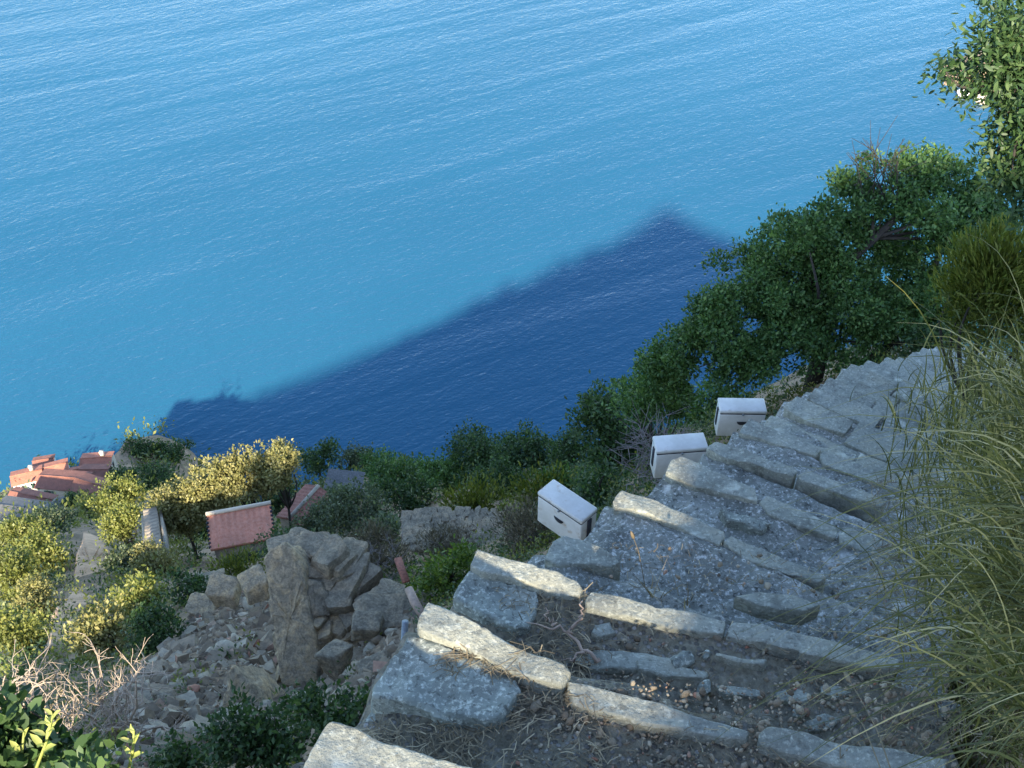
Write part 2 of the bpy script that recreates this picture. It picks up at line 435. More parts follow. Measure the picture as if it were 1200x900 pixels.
def height(x, y, detail=True):
    x = np.atleast_1d(np.asarray(x, float)); y = np.atleast_1d(np.asarray(y, float))
    w = warp(x, y); out = np.zeros(len(x))
    for s in range(0, len(x), 20000):
        ww = w[s:s + 20000]
        d = np.sqrt((ww[:, None, 0] - _W[None, :, 0]) ** 2 + (ww[:, None, 1] - _W[None, :, 1]) ** 2)
        out[s:s + 20000] = d @ _c[:_n] + _c[_n]
    rho = np.sqrt(x * x + y * y)
    z = out * np.sqrt(rho ** 2 + 1.0)
    if detail:
        P = np.stack([x, y, np.zeros(len(x))], 1)
        amp = np.clip(rho * 0.009, 0.0, 1.6)
        z = z + fbm(P * 0.12, 4, 3) * amp * 0.7 + fbm(P * 0.7, 3, 9) * np.clip((rho - 4) * 0.012, 0, 0.2)
    # ground under the stairs stays below the treads
    seg = np.array([CAMSTEP_L[:2]] + [l[:2] for l in LP]); seg2 = np.array([CAMSTEP_R[:2]] + [q[:2] for q in RP])
    mid = (seg + seg2) / 2; zz = np.array([ZS[0] + RISE] + ZS)
    near = rho < 14
    if near.any():
        dd = np.sqrt((x[near][:, None] - mid[None, :, 0]) ** 2 + (y[near][:, None] - mid[None, :, 1]) ** 2)
        k = dd.argmin(1); dm = dd.min(1)
        lim = zz[k] - 0.45 + np.clip(dm - 0.55, 0, 9) * 6.0
        z[near] = np.minimum(z[near], lim)
    # the ridge behind that throws the shade
    r = R_AX[0] * x + R_AX[1] * y; a = HX * x + HY * y
    pu = np.interp(r, PROF[:, 0], PROF[:, 1]); ac = np.interp(r, CREST[:, 0], CREST[:, 1])
    zc = (pu - ac * SIN_E) / COS_E
    qa = a - ac; wq = 0.05 * rho + 0.02
    rz = zc - (SIN_E / COS_E) * qa - 1.05 * (np.sqrt(qa * qa + wq * wq) - wq)
    lim2 = (pu - 0.06 - a * SIN_E) / COS_E
    z = np.where(a < -1.5, np.minimum(z, lim2), z)
    azd = np.degrees(np.arctan2(x, y))
    az0 = -44.5 - np.clip((22 - rho) / 8, 0, 1) * 4
    lim3 = lim2 - 0.03 * np.minimum(rho, 60) + np.clip((azd - az0) / 6, 0, 1) * 70
    z = np.where((azd < -37) & (rho > 4), np.minimum(z, lim3), z)
    lim4 = lim2 + np.clip((60 - azd) / 15, 0, 1) * 40
    z = np.where((azd > 45) & (rho > 5), np.minimum(z, lim4), z)
    z = np.where(a < ac, rz, np.maximum(z, rz))
    return z

def build_terrain():
    rings = np.concatenate([[0.35], np.geomspace(0.5, 800, 300)])
    phi1 = np.linspace(-50, 50, 300, endpoint=False); phi2 = np.linspace(50, 310, 360, endpoint=False)
    phi = np.radians(np.concatenate([phi1, phi2]))
    X = rings[:, None] * np.sin(phi)[None]; Y = rings[:, None] * np.cos(phi)[None]
    z = height(X.ravel(), Y.ravel())
    v = np.stack([X.ravel(), Y.ravel(), z], 1)
    nr, npn = len(rings), len(phi)
    i = np.arange(nr - 1)[:, None] * npn; j = np.arange(npn)[None]; j2 = (j + 1) % npn
    q = np.stack([i + j, i + npn + j, i + npn + j2, i + j2], 2).reshape(-1, 4)[:, ::-1]
    mb = MB(); mb.add(v, q)
    cz = float(height([0.0], [0.0])[0])
    mb.add(np.concatenate([[[0, 0, cz]], v[:npn]]), None, [(0, 1 + (k + 1) % npn, 1 + k) for k in range(npn)])
    o = mb.build('hillside', M['hill'], smooth=True)
    tag(o, 'steep earthy hillside dropping from the stairs to the sea', 'hillside', kind='structure')
build_terrain()

def ground(x, y): return float(height([x], [y])[0])

def ground_hit(u, v):
    """distance along the ray through (u, v) where it meets the hillside"""
    d = ray(u, v); t = np.geomspace(1.5, 420, 700)
    P = d[None] * t[:, None]
    h = height(P[:, 0], P[:, 1])
    b = np.nonzero(P[:, 2] < h)[0]
    return float(t[b[0]]) if len(b) else None

mb = MB(); S = 30000.0
mb.add([(-S, -S, 0), (S, -S, 0), (S, S, 0), (-S, S, 0)], [(0, 1, 2, 3)])
sea = mb.build('sea', M['sea']); sea.location = (0, 0, SEA_Z)
tag(sea, 'calm blue sea with low swell lines', 'sea', kind='structure')

# ------------------------------------------------------------------ stones
def resample(poly, n):
    poly = np.asarray(poly, float); P = np.concatenate([poly, poly[:1]])
    L = np.concatenate([[0], np.cumsum(np.linalg.norm(np.diff(P, axis=0), axis=1))])
    s = np.linspace(0, L[-1], n, endpoint=False)
    return np.stack([np.interp(s, L, P[:, k]) for k in range(P.shape[1])], 1)

def stone_mb(mb, outline, ztop, thick, bevel=0.02, rough=0.012, n=56, rings=7, seed=0, tilt=(0, 0), fine=14.0):
    """outline: plan polygon (x, y); a rough block with worn edges, its top at ztop"""
    o = resample(np.asarray(outline)[:, :2], n)
    c = o.mean(0)
    size = np.sqrt(((o - c) ** 2).sum(1)).mean()
    P3 = np.stack([o[:, 0], o[:, 1], np.full(n, ztop)], 1)
    wob = vnoise(P3 * 11, seed) * rough * 0.6
    o = o + (o - c) / np.linalg.norm(o - c, axis=1)[:, None] * wob[:, None]
    # smooth once so that corners are worn
    o = 0.12 * np.roll(o, 1, 0) + 0.76 * o + 0.12 * np.roll(o, -1, 0)
    o = o + (o - c) / np.linalg.norm(o - c, axis=1)[:, None] * (cells(np.concatenate([o, np.zeros((n, 1))], 1) * 22, seed) * rough * 0.9)[:, None]
    tang = np.roll(o, -1, 0) - np.roll(o, 1, 0); nrm = np.stack([tang[:, 1], -tang[:, 0]], 1)
    nrm /= np.linalg.norm(nrm, axis=1)[:, None] + 1e-9
    area = 0.5 * np.sum(o[:, 0] * np.roll(o[:, 1], -1) - np.roll(o[:, 0], -1) * o[:, 1])
    if area < 0: nrm = -nrm
    layers = [(0.0, -thick, 0), (0.3, -thick * 0.4, 0.0), (0.0, -bevel * 1.1, 0.0), (-0.35, -bevel * 0.35, 0), (-1.0, 0.0, 0)]
    V = []
    for off, dz, _ in layers:
        V.append(np.concatenate([o + nrm * off * bevel, np.full((n, 1), ztop + dz)], 1))
    inner = o - nrm * bevel
    for k in range(1, rings):
        f = 1 - k / rings
        V.append(np.concatenate([c + (inner - c) * f, np.full((n, 1), ztop)], 1))
    V = np.array(V)
    flat = V.reshape(-1, 3)
    flat = np.concatenate([flat, [[c[0], c[1], ztop]]])
    disp = fbm(flat * fine, 4, seed + 5) * rough
    disp2 = fbm(flat * 4.0, 2, seed + 6) * rough * 0.5
    flat[:, 2] += np.where(flat[:, 2] > ztop - bevel * 1.2, disp + disp2, 0)
    side = vnoise(flat * 18, seed + 8) * rough * 0.7
    rad = flat[:, :2] - c; rad /= np.linalg.norm(rad, axis=1)[:, None] + 1e-6
    msk = (flat[:, 2] < ztop - bevel * 0.2)
    flat[:, :2] += rad * (side * msk)[:, None]
    flat[:, 2] += (flat[:, 0] - c[0]) * tilt[0] + (flat[:, 1] - c[1]) * tilt[1]
    m = len(V); q = []
    for i in range(m - 1):
        for j in range(n):
            q.append((i*n+j, i*n+(j+1) % n, (i+1)*n+(j+1) % n, (i+1)*n+j))
    t = [((m-1)*n+j, (m-1)*n+(j+1) % n, m*n) for j in range(n)]
    if area < 0:
        q = [x[::-1] for x in q]; t = [x[::-1] for x in t]
    mb.add(flat, q, t)

def px_outline(px, z): return np.array([atz(u, v, z)[:2] for u, v in px])

# ------------------------------------------------------------------ the staircase
stairs = thing('stone_staircase', 'steep grey stone staircase with raised edge stones running down to the right', 'stairs', LP[0])

def tread_mesh(i, mb, rough, nx=64, ny=26):
    lp = CAMSTEP_L if i == 0 else LP[i - 1]; rp = CAMSTEP_R if i == 0 else RP[i - 1]
    l, r = LP[i], RP[i]
    d = DIRS[i]
    fwd = np.array([-d[1], d[0], 0])
    s = np.linspace(0, 1, nx); t = np.linspace(-0.12, 1.0, ny)
    G = np.zeros((ny, nx, 3))
    for a, tt in enumerate(t):
        p0 = lp + (l - lp) * tt; p1 = rp + (r - rp) * tt
        G[a] = p0[None] + (p1 - p0)[None] * s[:, None]
        G[a, :, 2] = ZS[i] - (0.020 if i < 3 else 0.012) - 0.01 * (1 - tt)
    flat = G.reshape(-1, 3)
    # ragged left edge and front
    edge = np.exp(-np.tile(s, ny) * 18)
    wob = fbm(flat * 6, 3, 40 + i)
    flat[:, :2] -= d[:2][None] * (edge * (0.02 + 0.03 * wob))[:, None]
    frontness = np.repeat(np.clip((t - 0.9) / 0.1, 0, 1), nx)
    flat[:, :2] += fwd[:2][None] * (frontness * vnoise(flat * 9, 50 + i) * 0.015)[:, None]
    b = fbm(flat * 9, 5, 60 + i, 0.6) * rough + np.abs(fbm(flat * 28, 3, 70 + i)) * rough * 0.5
    flat[:, 2] += b - edge * 0.03 - frontness ** 2 * 0.02
    q = []
    for a in range(ny - 1):
        for c in range(nx - 1):
            k = a * nx + c; q.append((k, k + 1, k + nx + 1, k + nx))
    mb.add(flat, q)
    # outer skirt: riser, left flank, right flank
    G = flat.reshape(ny, nx, 3)
    loop = np.concatenate([G[::-1, 0], G[0, 1:], G[1:, -1], G[-1, ::-1][1:-1]])   # around
    nl = len(loop)
    V = [loop]
    for dz, off in ((0.06, 0.006), (0.2, -0.01), (0.5, -0.02), (1.3, -0.05)):
        low = loop.copy(); low[:, 2] -= dz
        w = vnoise(low * 7, 80 + i) * 0.02 + off
        cc = loop.mean(0); rad = low[:, :2] - cc[:2]; rad /= np.linalg.norm(rad, axis=1)[:, None]
        low[:, :2] += rad * w[:, None]; V.append(low)
    V = np.concatenate(V); q = []
    for a in range(4):
        for j in range(nl):
            q.append((a*nl+j, a*nl+(j+1) % nl, (a+1)*nl+(j+1) % nl, (a+1)*nl+j))
    mb.add(V, q)

EDGE_PX = {
 0: [[(350,930),(362,886),(390,850),(416,856),(452,874),(498,889),(550,902),(640,925),(600,960)]],
 1: [[(504,711),(528,718),(570,739),(615,766),(663,784),(667,792),(657,808),(636,804),(612,794),(576,778),(546,762),(522,757),(489,744),(492,728)],
     [(663,797),(692,801),(719,810),(761,820),(800,832),(840,843),(884,857),(880,868),(840,862),(782,854),(745,846),(705,834),(668,822)],
     [(891,860),(900,851),(938,856),(968,865),(998,871),(1037,877),(1110,890),(1108,906),(1050,903),(980,897),(925,884),(892,872)]],
 2: [[(561,649),(600,660),(640,670),(676,682),(684,692),(680,700),(655,699),(625,690),(596,680),(567,676),(552,666)],
     [(684,703),(692,692),(725,698),(770,709),(815,718),(852,727),(848,743),(815,740),(785,736),(755,728),(719,720),(686,713)],
     [(851,745),(858,727),(890,731),(935,742),(980,751),(1025,763),(1054,774),(1052,786),(1025,782),(980,774),(935,764),(890,753)]],
 3: [[(638,655),(648,636),(660,628),(682,632),(700,639),(720,650),(728,658),(712,662),(680,660),(655,662)]],
 4: [[(718,586),(729,574),(752,579),(775,588),(802,601),(852,624),(844,637),(820,629),(792,616),(760,603),(738,596),(721,594)],
     [(848,635),(857,627),(901,646),(943,664),(971,675),(962,684),(920,672),(873,656)]],
 5: [[(780,554),(787,540),(798,535),(815,541),(843,553),(885,572),(888,588),(850,578),(815,570),(795,562)],
     [(890,588),(900,579),(943,600),(983,617),(978,630),(943,620),(901,602)],
     [(985,626),(995,618),(1037,633),(1060,645),(1040,652),(1010,645),(988,638)]],
 6: [[(828,525),(838,517),(873,527),(920,544),(935,551),(929,558),(892,548),(845,534)],
     [(934,557),(944,549),(976,562),(1009,573),(1040,588),(1030,594),(1000,584),(967,573),(938,563)]],
 7: [[(865,506),(878,490),(905,500),(940,513),(963,526),(956,534),(920,524),(890,512)],
     [(960,534),(970,527),(1000,540),(1035,560),(1028,568),(995,555),(965,543)]],
}
SLABS = {
 1: [([(478,757),(500,763),(528,773),(570,790),(602,806),(609,824),(600,846),(588,862),(570,866),(540,860),(486,842),(436,836),(438,820),(462,784)], -0.045, 'slab'),
     ([(426,858),(450,838),(486,845),(522,868),(556,892),(510,896),(459,872)], -0.085, 'slab'),
     ([(612,812),(640,808),(660,822),(655,838),(628,836)], -0.05, 'edge')],
 2: [([(553,681),(590,690),(628,707),(632,720),(620,752),(607,755),(570,740),(530,716),(536,703)], -0.05, 'slab'),
     ([(668,774),(700,763),(760,766),(800,778),(796,786),(740,786),(690,784)], -0.018, 'edge'),
     ([(745,775),(790,780),(830,790),(826,797),(780,794),(748,786)], -0.014, 'edge'),
     ([(838,771),(870,776),(897,778),(893,784),(862,782)], -0.013, 'edge'),
     ([(838,808),(870,807),(893,810),(888,818),(850,818)], -0.016, 'edge'),
     ([(907,812),(930,806),(952,814),(945,824),(915,822)], -0.012, 'edge'),
     ([(960,806),(985,806),(998,814),(980,820),(962,815)], -0.018, 'edge'),
     ([(694,735),(715,730),(724,744),(702,752),(690,746)], -0.018, 'edge'),
     ([(940,846),(965,838),(984,844),(968,858),(946,858)], -0.016, 'edge')],
 3: [([(860,700),(890,694),(930,700),(960,712),(940,720),(890,712)], -0.012, 'edge')],
 5: [([(840,606),(870,612),(900,622),(890,630),(850,620)], -0.02, 'slab')],
}
n_steps = len(LP)
for i in range(n_steps):
    mb = MB()
    gravel = i <= 2
    tread_mesh(i, mb, 0.011 if gravel else (0.013 if i < 9 else 0.011), 90 if i < 8 else 50, 30 if i < 8 else 20)
    st = mb.build('step', M['gravel'] if gravel else M['tread'], stairs, smooth=True)
    if i in EDGE_PX:
        for k, px in enumerate(EDGE_PX[i]):
            e = MB()
            stone_mb(e, px_outline(px, ZS[i]), ZS[i] + (0.012 if k == 0 and i < 3 else 0.0), 0.16 if i < 3 else 0.13, 0.0045 if i < 3 else 0.004, 0.007 if i < 3 else 0.006, 130 if i < 3 else 90, 12, i * 7 + k)
            o = e.build('edge_stone', M['edge'], stairs, smooth=True); o.parent = st; o.data.set_sharp_from_angle(angle=math.radians(32))
    else:
        cuts = [0.0]
        while cuts[-1] < 0.97: cuts.append(min(1.0, cuts[-1] + random.uniform(0.26, 0.5)))
        if cuts[-1] - cuts[-2] < 0.15: cuts.pop(-2)
        d = DIRS[i]; fw = np.array([-d[1], d[0], 0])
        for k in range(len(cuts) - 1):
            a = LP[i] + d * (cuts[k] * WID[i] + 0.006) ; b = LP[i] + d * (cuts[k + 1] * WID[i] - 0.006)
            w = random.uniform(0.10, 0.16); o1, o2 = random.uniform(-.015, .015), random.uniform(-.015, .015)
            m_ = (a + b) / 2
            ol = [a + fw * o1, m_ + fw * (random.uniform(0, .02)), b + fw * o2, b - fw * (w * random.uniform(.8, 1.1)), m_ - fw * w, a - fw * (w * random.uniform(.75, 1.1))]
            e = MB()
            stone_mb(e, np.array(ol), ZS[i] + random.uniform(-.006, .006), 0.13, 0.004, 0.006, 64, 8, 200 + i * 5 + k, (random.uniform(-.05, .05), random.uniform(-.05, .05)))
            o = e.build('edge_stone', M['edge'], stairs, smooth=True); o.parent = st; o.data.set_sharp_from_angle(angle=math.radians(32))
    if i >= 5:
        d = DIRS[i]; fw = np.array([-d[1], d[0], 0]); x = random.uniform(0, .1)
        while x < 0.86:
            w = random.uniform(0.2, 0.42); x2 = min(0.98, x + w); dep = random.uniform(.10, .16)
            a = LP[i] + d * (x * WID[i] + .008) - fw * 0.165; b = LP[i] + d * (x2 * WID[i] - .008) - fw * 0.165; j1, j2 = random.uniform(-.02, .02), random.uniform(-.02, .02)
            if random.random() < (0.5 if i < 8 else 0.85):
                ol = [a + fw * j1, (a + b) / 2 + fw * random.uniform(-.01, .02), b + fw * j2, b - fw * dep * random.uniform(.7, 1), (a + b) / 2 - fw * dep, a - fw * dep * random.uniform(.7, 1)]
                e = MB(); stone_mb(e, np.array(ol), ZS[i] + random.uniform(-.010, .003), 0.06, 0.004, 0.007, 56, 7, 900 + i * 11 + int(x * 50), (random.uniform(-.04, .04), random.uniform(-.04, .04)))
                o = e.build('paving_slab', M['slab'] if random.random() < .5 else M['edge'], stairs, smooth=True); o.parent = st; o.data.set_sharp_from_angle(angle=math.radians(32))
            x = x2
    for k, (px, dz, mk) in enumerate(SLABS.get(i, [])):
        e = MB()
        stone_mb(e, px_outline(px, ZS[i] + dz), ZS[i] + dz + (0.044 if mk == 'slab' else 0.008), 0.12 if mk == 'slab' else 0.05, 0.007 if mk == 'slab' else 0.004, 0.009 if mk == 'slab' else 0.006, 90, 12, 300 + i * 9 + k)
        o = e.build('tread_slab' if mk == 'slab' else 'embedded_stone', M['slab'] if mk == 'slab' else M['edge'], stairs, smooth=True); o.parent = st; o.data.set_sharp_from_angle(angle=math.radians(32))

# ------------------------------------------------------------------ rocks
ICO = None
def ico(sub):
    import bmesh
    bm = bmesh.new(); bmesh.ops.create_icosphere(bm, subdivisions=sub, radius=1.0)
    bm.verts.ensure_lookup_table()
    v = np.array([x.co[:] for x in bm.verts]); t = np.array([[y.index for y in f.verts] for f in bm.faces]); bm.free()
    return v, t
ICO1, ICO2, ICO3, ICO4 = ico(1), ico(2), ico(3), ico(4)

def rot_rand(rng):
    q = rng.normal(size=4); q /= np.linalg.norm(q); w, x, y, z = q
    return np.array([[1-2*(y*y+z*z), 2*(x*y-z*w), 2*(x*z+y*w)], [2*(x*y+z*w), 1-2*(x*x+z*z), 2*(y*z-x*w)], [2*(x*z-y*w), 2*(y*z+x*w), 1-2*(x*x+y*y)]])

def chip(base, rng, planes=9, lo=0.55, hi=0.9):
    """an angular block: a sphere cut by random planes"""
    v = base.copy()
    for _ in range(planes):
        n = rng.normal(size=3); n /= np.linalg.norm(n); d = rng.uniform(lo, hi)
        s = v @ n; over = s > d
        v[over] -= np.outer(s[over] - d, n)
    return v

def rock_mb(mb, centre, size, rng, sub=ICO4, planes=14, yaw=0.0, noise=0.05, tilt=None, cut=(0.38, 0.72)):
    v = chip(sub[0], rng, planes, *cut)
    v = v / np.abs(v).max(0)
    v = v + (fbm(v * 2.2 + rng.uniform(0, 50), 5, int(rng.integers(999)), 0.55) * noise)[:, None] * sub[0]
    v = v * np.asarray(size)
    if tilt is not None:
        ax, an = tilt; ax = np.asarray(ax, float) / np.linalg.norm(ax)
        K = np.array([[0, -ax[2], ax[1]], [ax[2], 0, -ax[0]], [-ax[1], ax[0], 0]])
        Rm = np.eye(3) + math.sin(an) * K + (1 - math.cos(an)) * K @ K
        v = v @ Rm.T
    c, s = math.cos(yaw), math.sin(yaw)
    v = v @ np.array([[c, s, 0], [-s, c, 0], [0, 0, 1]])
    mb.add(v + np.asarray(centre), None, sub[1])

def in_poly(px, poly):
    x, y = px; poly = np.asarray(poly, float); j = len(poly) - 1; c = False
    for i in range(len(poly)):
        if (poly[i, 1] > y) != (poly[j, 1] > y) and x < (poly[j, 0]-poly[i, 0])*(y-poly[i, 1])/(poly[j, 1]-poly[i, 1])+poly[i, 0]: c = not c
        j = i
    return c
def _boxgrid(n):
    V = []; Q = []
    g = np.linspace(-1, 1, n)
    for ax in range(3):
        for sg in (-1, 1):
            k0 = len(V)
            for a in g:
                for b in g:
                    p = [0, 0, 0]; p[ax] = sg; p[(ax + 1) % 3] = a; p[(ax + 2) % 3] = b; V.append(p)
            for i in range(n - 1):
                for j in range(n - 1):
                    f = (k0 + i*n + j, k0 + (i+1)*n + j, k0 + (i+1)*n + j + 1, k0 + i*n + j + 1)
                    Q.append(f if sg > 0 else f[::-1])
    return np.array(V, float), np.array(Q)
BOX2, BOX7, BOX14 = _boxgrid(2), _boxgrid(7), _boxgrid(14)

def block_mb(mb, centre, size, rng, yaw=0.0, tilt=0.2, warp=0.3, noise=0.05, grid=None):
    base, Q = grid or BOX7
    cor = rng.uniform(-warp, warp, (2, 2, 2, 3))
    t = (base + 1) / 2; v = base.copy()
    for a in (0, 1):
        for b in (0, 1):
            for c in (0, 1):
                w = (t[:, 0] if a else 1 - t[:, 0]) * (t[:, 1] if b else 1 - t[:, 1]) * (t[:, 2] if c else 1 - t[:, 2])
                v = v + w[:, None] * cor[a, b, c][None]
    if noise: 
        o = rng.uniform(0, 60, 3)
        v = v + np.stack([fbm(v * 2.5 + o + k * 9, 3, 31 + k) for k in range(3)], 1) * noise
        v = v * (1 - 0.07 * (np.abs(base) > .99).sum(1)[:, None].clip(1, 3) + .07)
    v = v * np.asarray(size)
    ax = rng.normal(size=3); ax /= np.linalg.norm(ax); an = rng.uniform(-tilt, tilt)
    K = np.array([[0, -ax[2], ax[1]], [ax[2], 0, -ax[0]], [-ax[1], ax[0], 0]])
    v = v @ (np.eye(3) + math.sin(an) * K + (1 - math.cos(an)) * K @ K).T
    c, s_ = math.cos(yaw), math.sin(yaw)
    v = v @ np.array([[c, s_, 0], [-s_, c, 0], [0, 0, 1]])
    mb.add(v + np.asarray(centre), Q)

def prism_rock(mb, px_front, D, depth_vec, seed, noise=0.06, n=72, layers=14, Dvar=None):
    """a rock whose face towards the sea view has this outline; swept back by depth_vec into a real block"""
    P = np.array([at(u, v, D if Dvar is None else Dvar(u, v)) for u, v in px_front])
    P = resample(P, n); c = P.mean(0); dv = np.asarray(depth_vec, float); vd = c / np.linalg.norm(c); dv = vd * np.linalg.norm(dv) + np.array([dv[0], 0, 0])
    V = [c[None] + (P - c) * f + dv * t for f, t in ((0.02, -0.05), (0.35, -0.06), (0.65, -0.05), (0.85, -0.035), (0.96, -0.01), (1.0, 0.04))]
    for t in np.linspace(0.15, 0.9, layers - 2): V.append(P + dv * t)
    V += [c[None] + (P - c) * f + dv * t for f, t in ((0.93, 0.97), (0.6, 1.0), (0.02, 1.02))]
    m = len(V); V = np.array(V).reshape(-1, 3)
    nn = V - (c + dv * 0.5); nn /= np.linalg.norm(nn, axis=1)[:, None]
    size = np.linalg.norm(P - c, axis=1).mean()
    strat = np.abs(vnoise(V * np.array([1.2, 1.2, 5.0]) / size, seed + 3)) * 0.5
    Rm = rot_rand(np.random.default_rng(seed)); Vr = (V / size) @ Rm
    V = V + nn * ((cells(Vr * 2.3, seed) * 1.6 + cells(Vr * 5.0 + 3, seed + 1) * 0.7) * noise * 1.5 * size)[:, None]
    V = V + nn * ((fbm(V * 2.0 / size, 4, seed) + fbm(V * 7.0 / size, 3, seed + 1) * 0.4 + strat) * noise * 0.6 * size)[:, None]
    q = []
    for a in range(m - 1):
        for j in range(n):
            q.append((a*n+j, a*n+(j+1) % n, (a+1)*n+(j+1) % n, (a+1)*n+j))
    mb.add(V, q)

def g_base(p): return np.array([p[0], p[1], ground(p[0], p[1])])

# tall outcrop
oc = at(370, 740, 14.6)
outcrop = thing('rock_outcrop', 'tall upright outcrop of pale cracked rock standing over the rubble slope', 'rock', g_base(oc))
mb = MB(); prism_rock(mb, [(309,654),(316,641),(334,637),(346,648),(356,668),(360,700),(368,735),(374,775),(370,806),(330,805),(322,760),(315,700)], 14.2, (0.25, 0.5, 0.0), 11, 0.03, 110, 16)
mb.build('upright_slab', M['rock'], outcrop, smooth=True).data.set_sharp_from_angle(angle=0.4)
def blocks(mb, poly, D0, n, s0, s1, seed, flatz=0.7, back=0.25):
    rng = np.random.default_rng(seed); P = np.array(poly, float); lo, hi = P.min(0), P.max(0); k = 0
    while k < n:
        q = rng.uniform(lo, hi)
        if not in_poly(q, poly): continue
        s = rng.uniform(s0, s1); D = D0 + rng.uniform(-.06, back) + s * 0.5
        block_mb(mb, at(q[0], q[1], D), np.array([s * rng.uniform(.7, 1.3), s * rng.uniform(.7, 1.1), s * flatz * rng.uniform(.6, 1.3)]), rng, rng.uniform(-.8, .8), .45, .4, .05)
        k += 1
mb = MB(); blocks(mb, [(322,642),(345,638),(372,640),(410,644),(420,650),(415,656),(352,654)], 14.55, 16, 0.12, 0.3, 13, 0.25)
mb.build('cap_slab', M['rock_grey'], outcrop)
mb = MB(); blocks(mb, [(355,658),(385,660),(416,662),(428,700),(424,722),(385,730),(360,710)], 14.45, 46, 0.09, 0.30, 17, 0.9)
mb.build('rock_face', M['rock_grey'], outcrop)
mb = MB(); prism_rock(mb, [(350,688),(362,679),(376,681),(388,702),(386,720),(366,724),(354,716)], 14.25, (0.1, 0.4, 0.0), 19, 0.04)
mb.build('boulder', M['rock_grey'], outcrop, smooth=True).data.set_sharp_from_angle(angle=0.4)
mb = MB(); blocks(mb, [(345,738),(372,724),(405,730),(425,755),(424,800),(385,815),(345,808)], 14.35, 60, 0.06, 0.24, 23, 0.8)
mb.build('crumbled_base', M['rock'], outcrop)

mb = MB(); prism_rock(mb, [(268,785),(274,779),(300,808),(308,830),(304,862),(262,864),(258,845)], 12.6, (0.35, 0.55, 0.0), 31, 0.05)
o = mb.build('boulder', M['rock'], origin=g_base(at(283, 840, 12.7)), smooth=True); o.data.set_sharp_from_angle(angle=0.5)
tag(o, 'pointed triangular pale boulder at the foot of the rubble slope', 'rock')

RK = [((263,693,19.5), (0.26,0.22,0.18), 'rounded pale boulder above the rubble, left of the tall outcrop'),
      ((297,688,18.6), (0.2,0.2,0.17), 'blocky boulder touching the left side of the tall outcrop'),
      ((238,712,21), (0.26,0.18,0.10), 'flat tilted slab boulder at the upper left rim of the rubble'),
      ((196,838,13.6), (0.10,0.22,0.08), 'long grey stone lying alone low on the rubble slope'),
      ((466,706,14.2), (0.42,0.22,0.07), 'layered flat ledge of slate right of the tall outcrop'),
      ((458,720,14.0), (0.40,0.22,0.08), 'lower thick slab of the slate ledge right of the outcrop'),
      ((430,735,13.8), (0.17,0.14,0.11), 'squat grey block between the outcrop and the metal pole'),
      ((395,770,13.2), (0.13,0.14,0.18), 'cracked block leaning on the base of the tall outcrop'),
      ((440,790,12.2), (0.15,0.14,0.12), 'dull brown boulder below the metal pole'),
      ((225,705,24), (0.45,0.8,0.1), 'dark flat slab on the shaded path beside the lit bushes')]
for k, ((u, v, D), sz, lab) in enumerate(RK):
    rng = np.random.default_rng(500 + k)
    c = at(u, v, D)
    mb = MB(); block_mb(mb, c, sz, rng, rng.uniform(-.5, .5), .3, .42, .07, BOX14)
    o = mb.build('boulder', M['rock'] if k in (0, 1, 2) else M['rock_grey'], origin=c, smooth=False)
    tag(o, lab, 'rock')

mb = MB(); prism_rock(mb, [(98,622),(120,630),(128,660),(114,700),(96,712),(84,690),(92,655)], 60, (0.0, 5.0, 0.0), 37, 0.03, 120, 16, Dvar=lambda u, v: float(np.interp(v, [622,650,700,720], [67,60,51,48.5])))
prism_rock(mb, [(88,690),(110,700),(92,724),(64,772),(46,780),(64,725),(80,700)], 40, (0.0, 4.0, 0.0), 39, 0.03, 120, 16, Dvar=lambda u, v: float(np.interp(v, [690,730,780], [46.5,37,30])))
tag(mb.build('earth_bank', M['pink_earth'], smooth=True), 'bare pinkish earth bank between the lit bushes', 'earth bank', kind='structure')

# rubble slope: uncountable angular stones
RUB = [(250,690),(320,680),(440,690),(500,705),(500,800),(470,860),(440,890),(150,900),(110,850),(160,790),(215,735)]
def world_px(P):
    P = np.asarray(P); z = P[:, 1] * CT - P[:, 2] * ST; y = P[:, 1] * ST + P[:, 2] * CT
    return np.stack([600 + F * P[:, 0] / z, 450 - F * y / z], 1)

def visible_ground(n, u0, u1, v0, v1, rng):
    """points on the hillside that this part of the photo looks at"""
    us = rng.uniform(u0, u1, n); vs = rng.uniform(v0, v1, n)
    t = np.geomspace(2.0, 330, 420); out = []
    D = np.array([ray(a, b) for a, b in zip(us, vs)])
    for s in range(0, n, 200):
        d = D[s:s + 200]
        P = d[:, None] * t[None, :, None]
        h = height(P[..., 0].ravel(), P[..., 1].ravel()).reshape(P.shape[:2])
        below = P[..., 2] < h
        k = below.argmax(1); ok = below.any(1) & (P[np.arange(len(d)), k, 2] > SEA_Z + 1)
        for i in np.nonzero(ok)[0]: out.append((us[s + i], vs[s + i], t[k[i]], *P[i, k[i]]))
    return np.array(out)

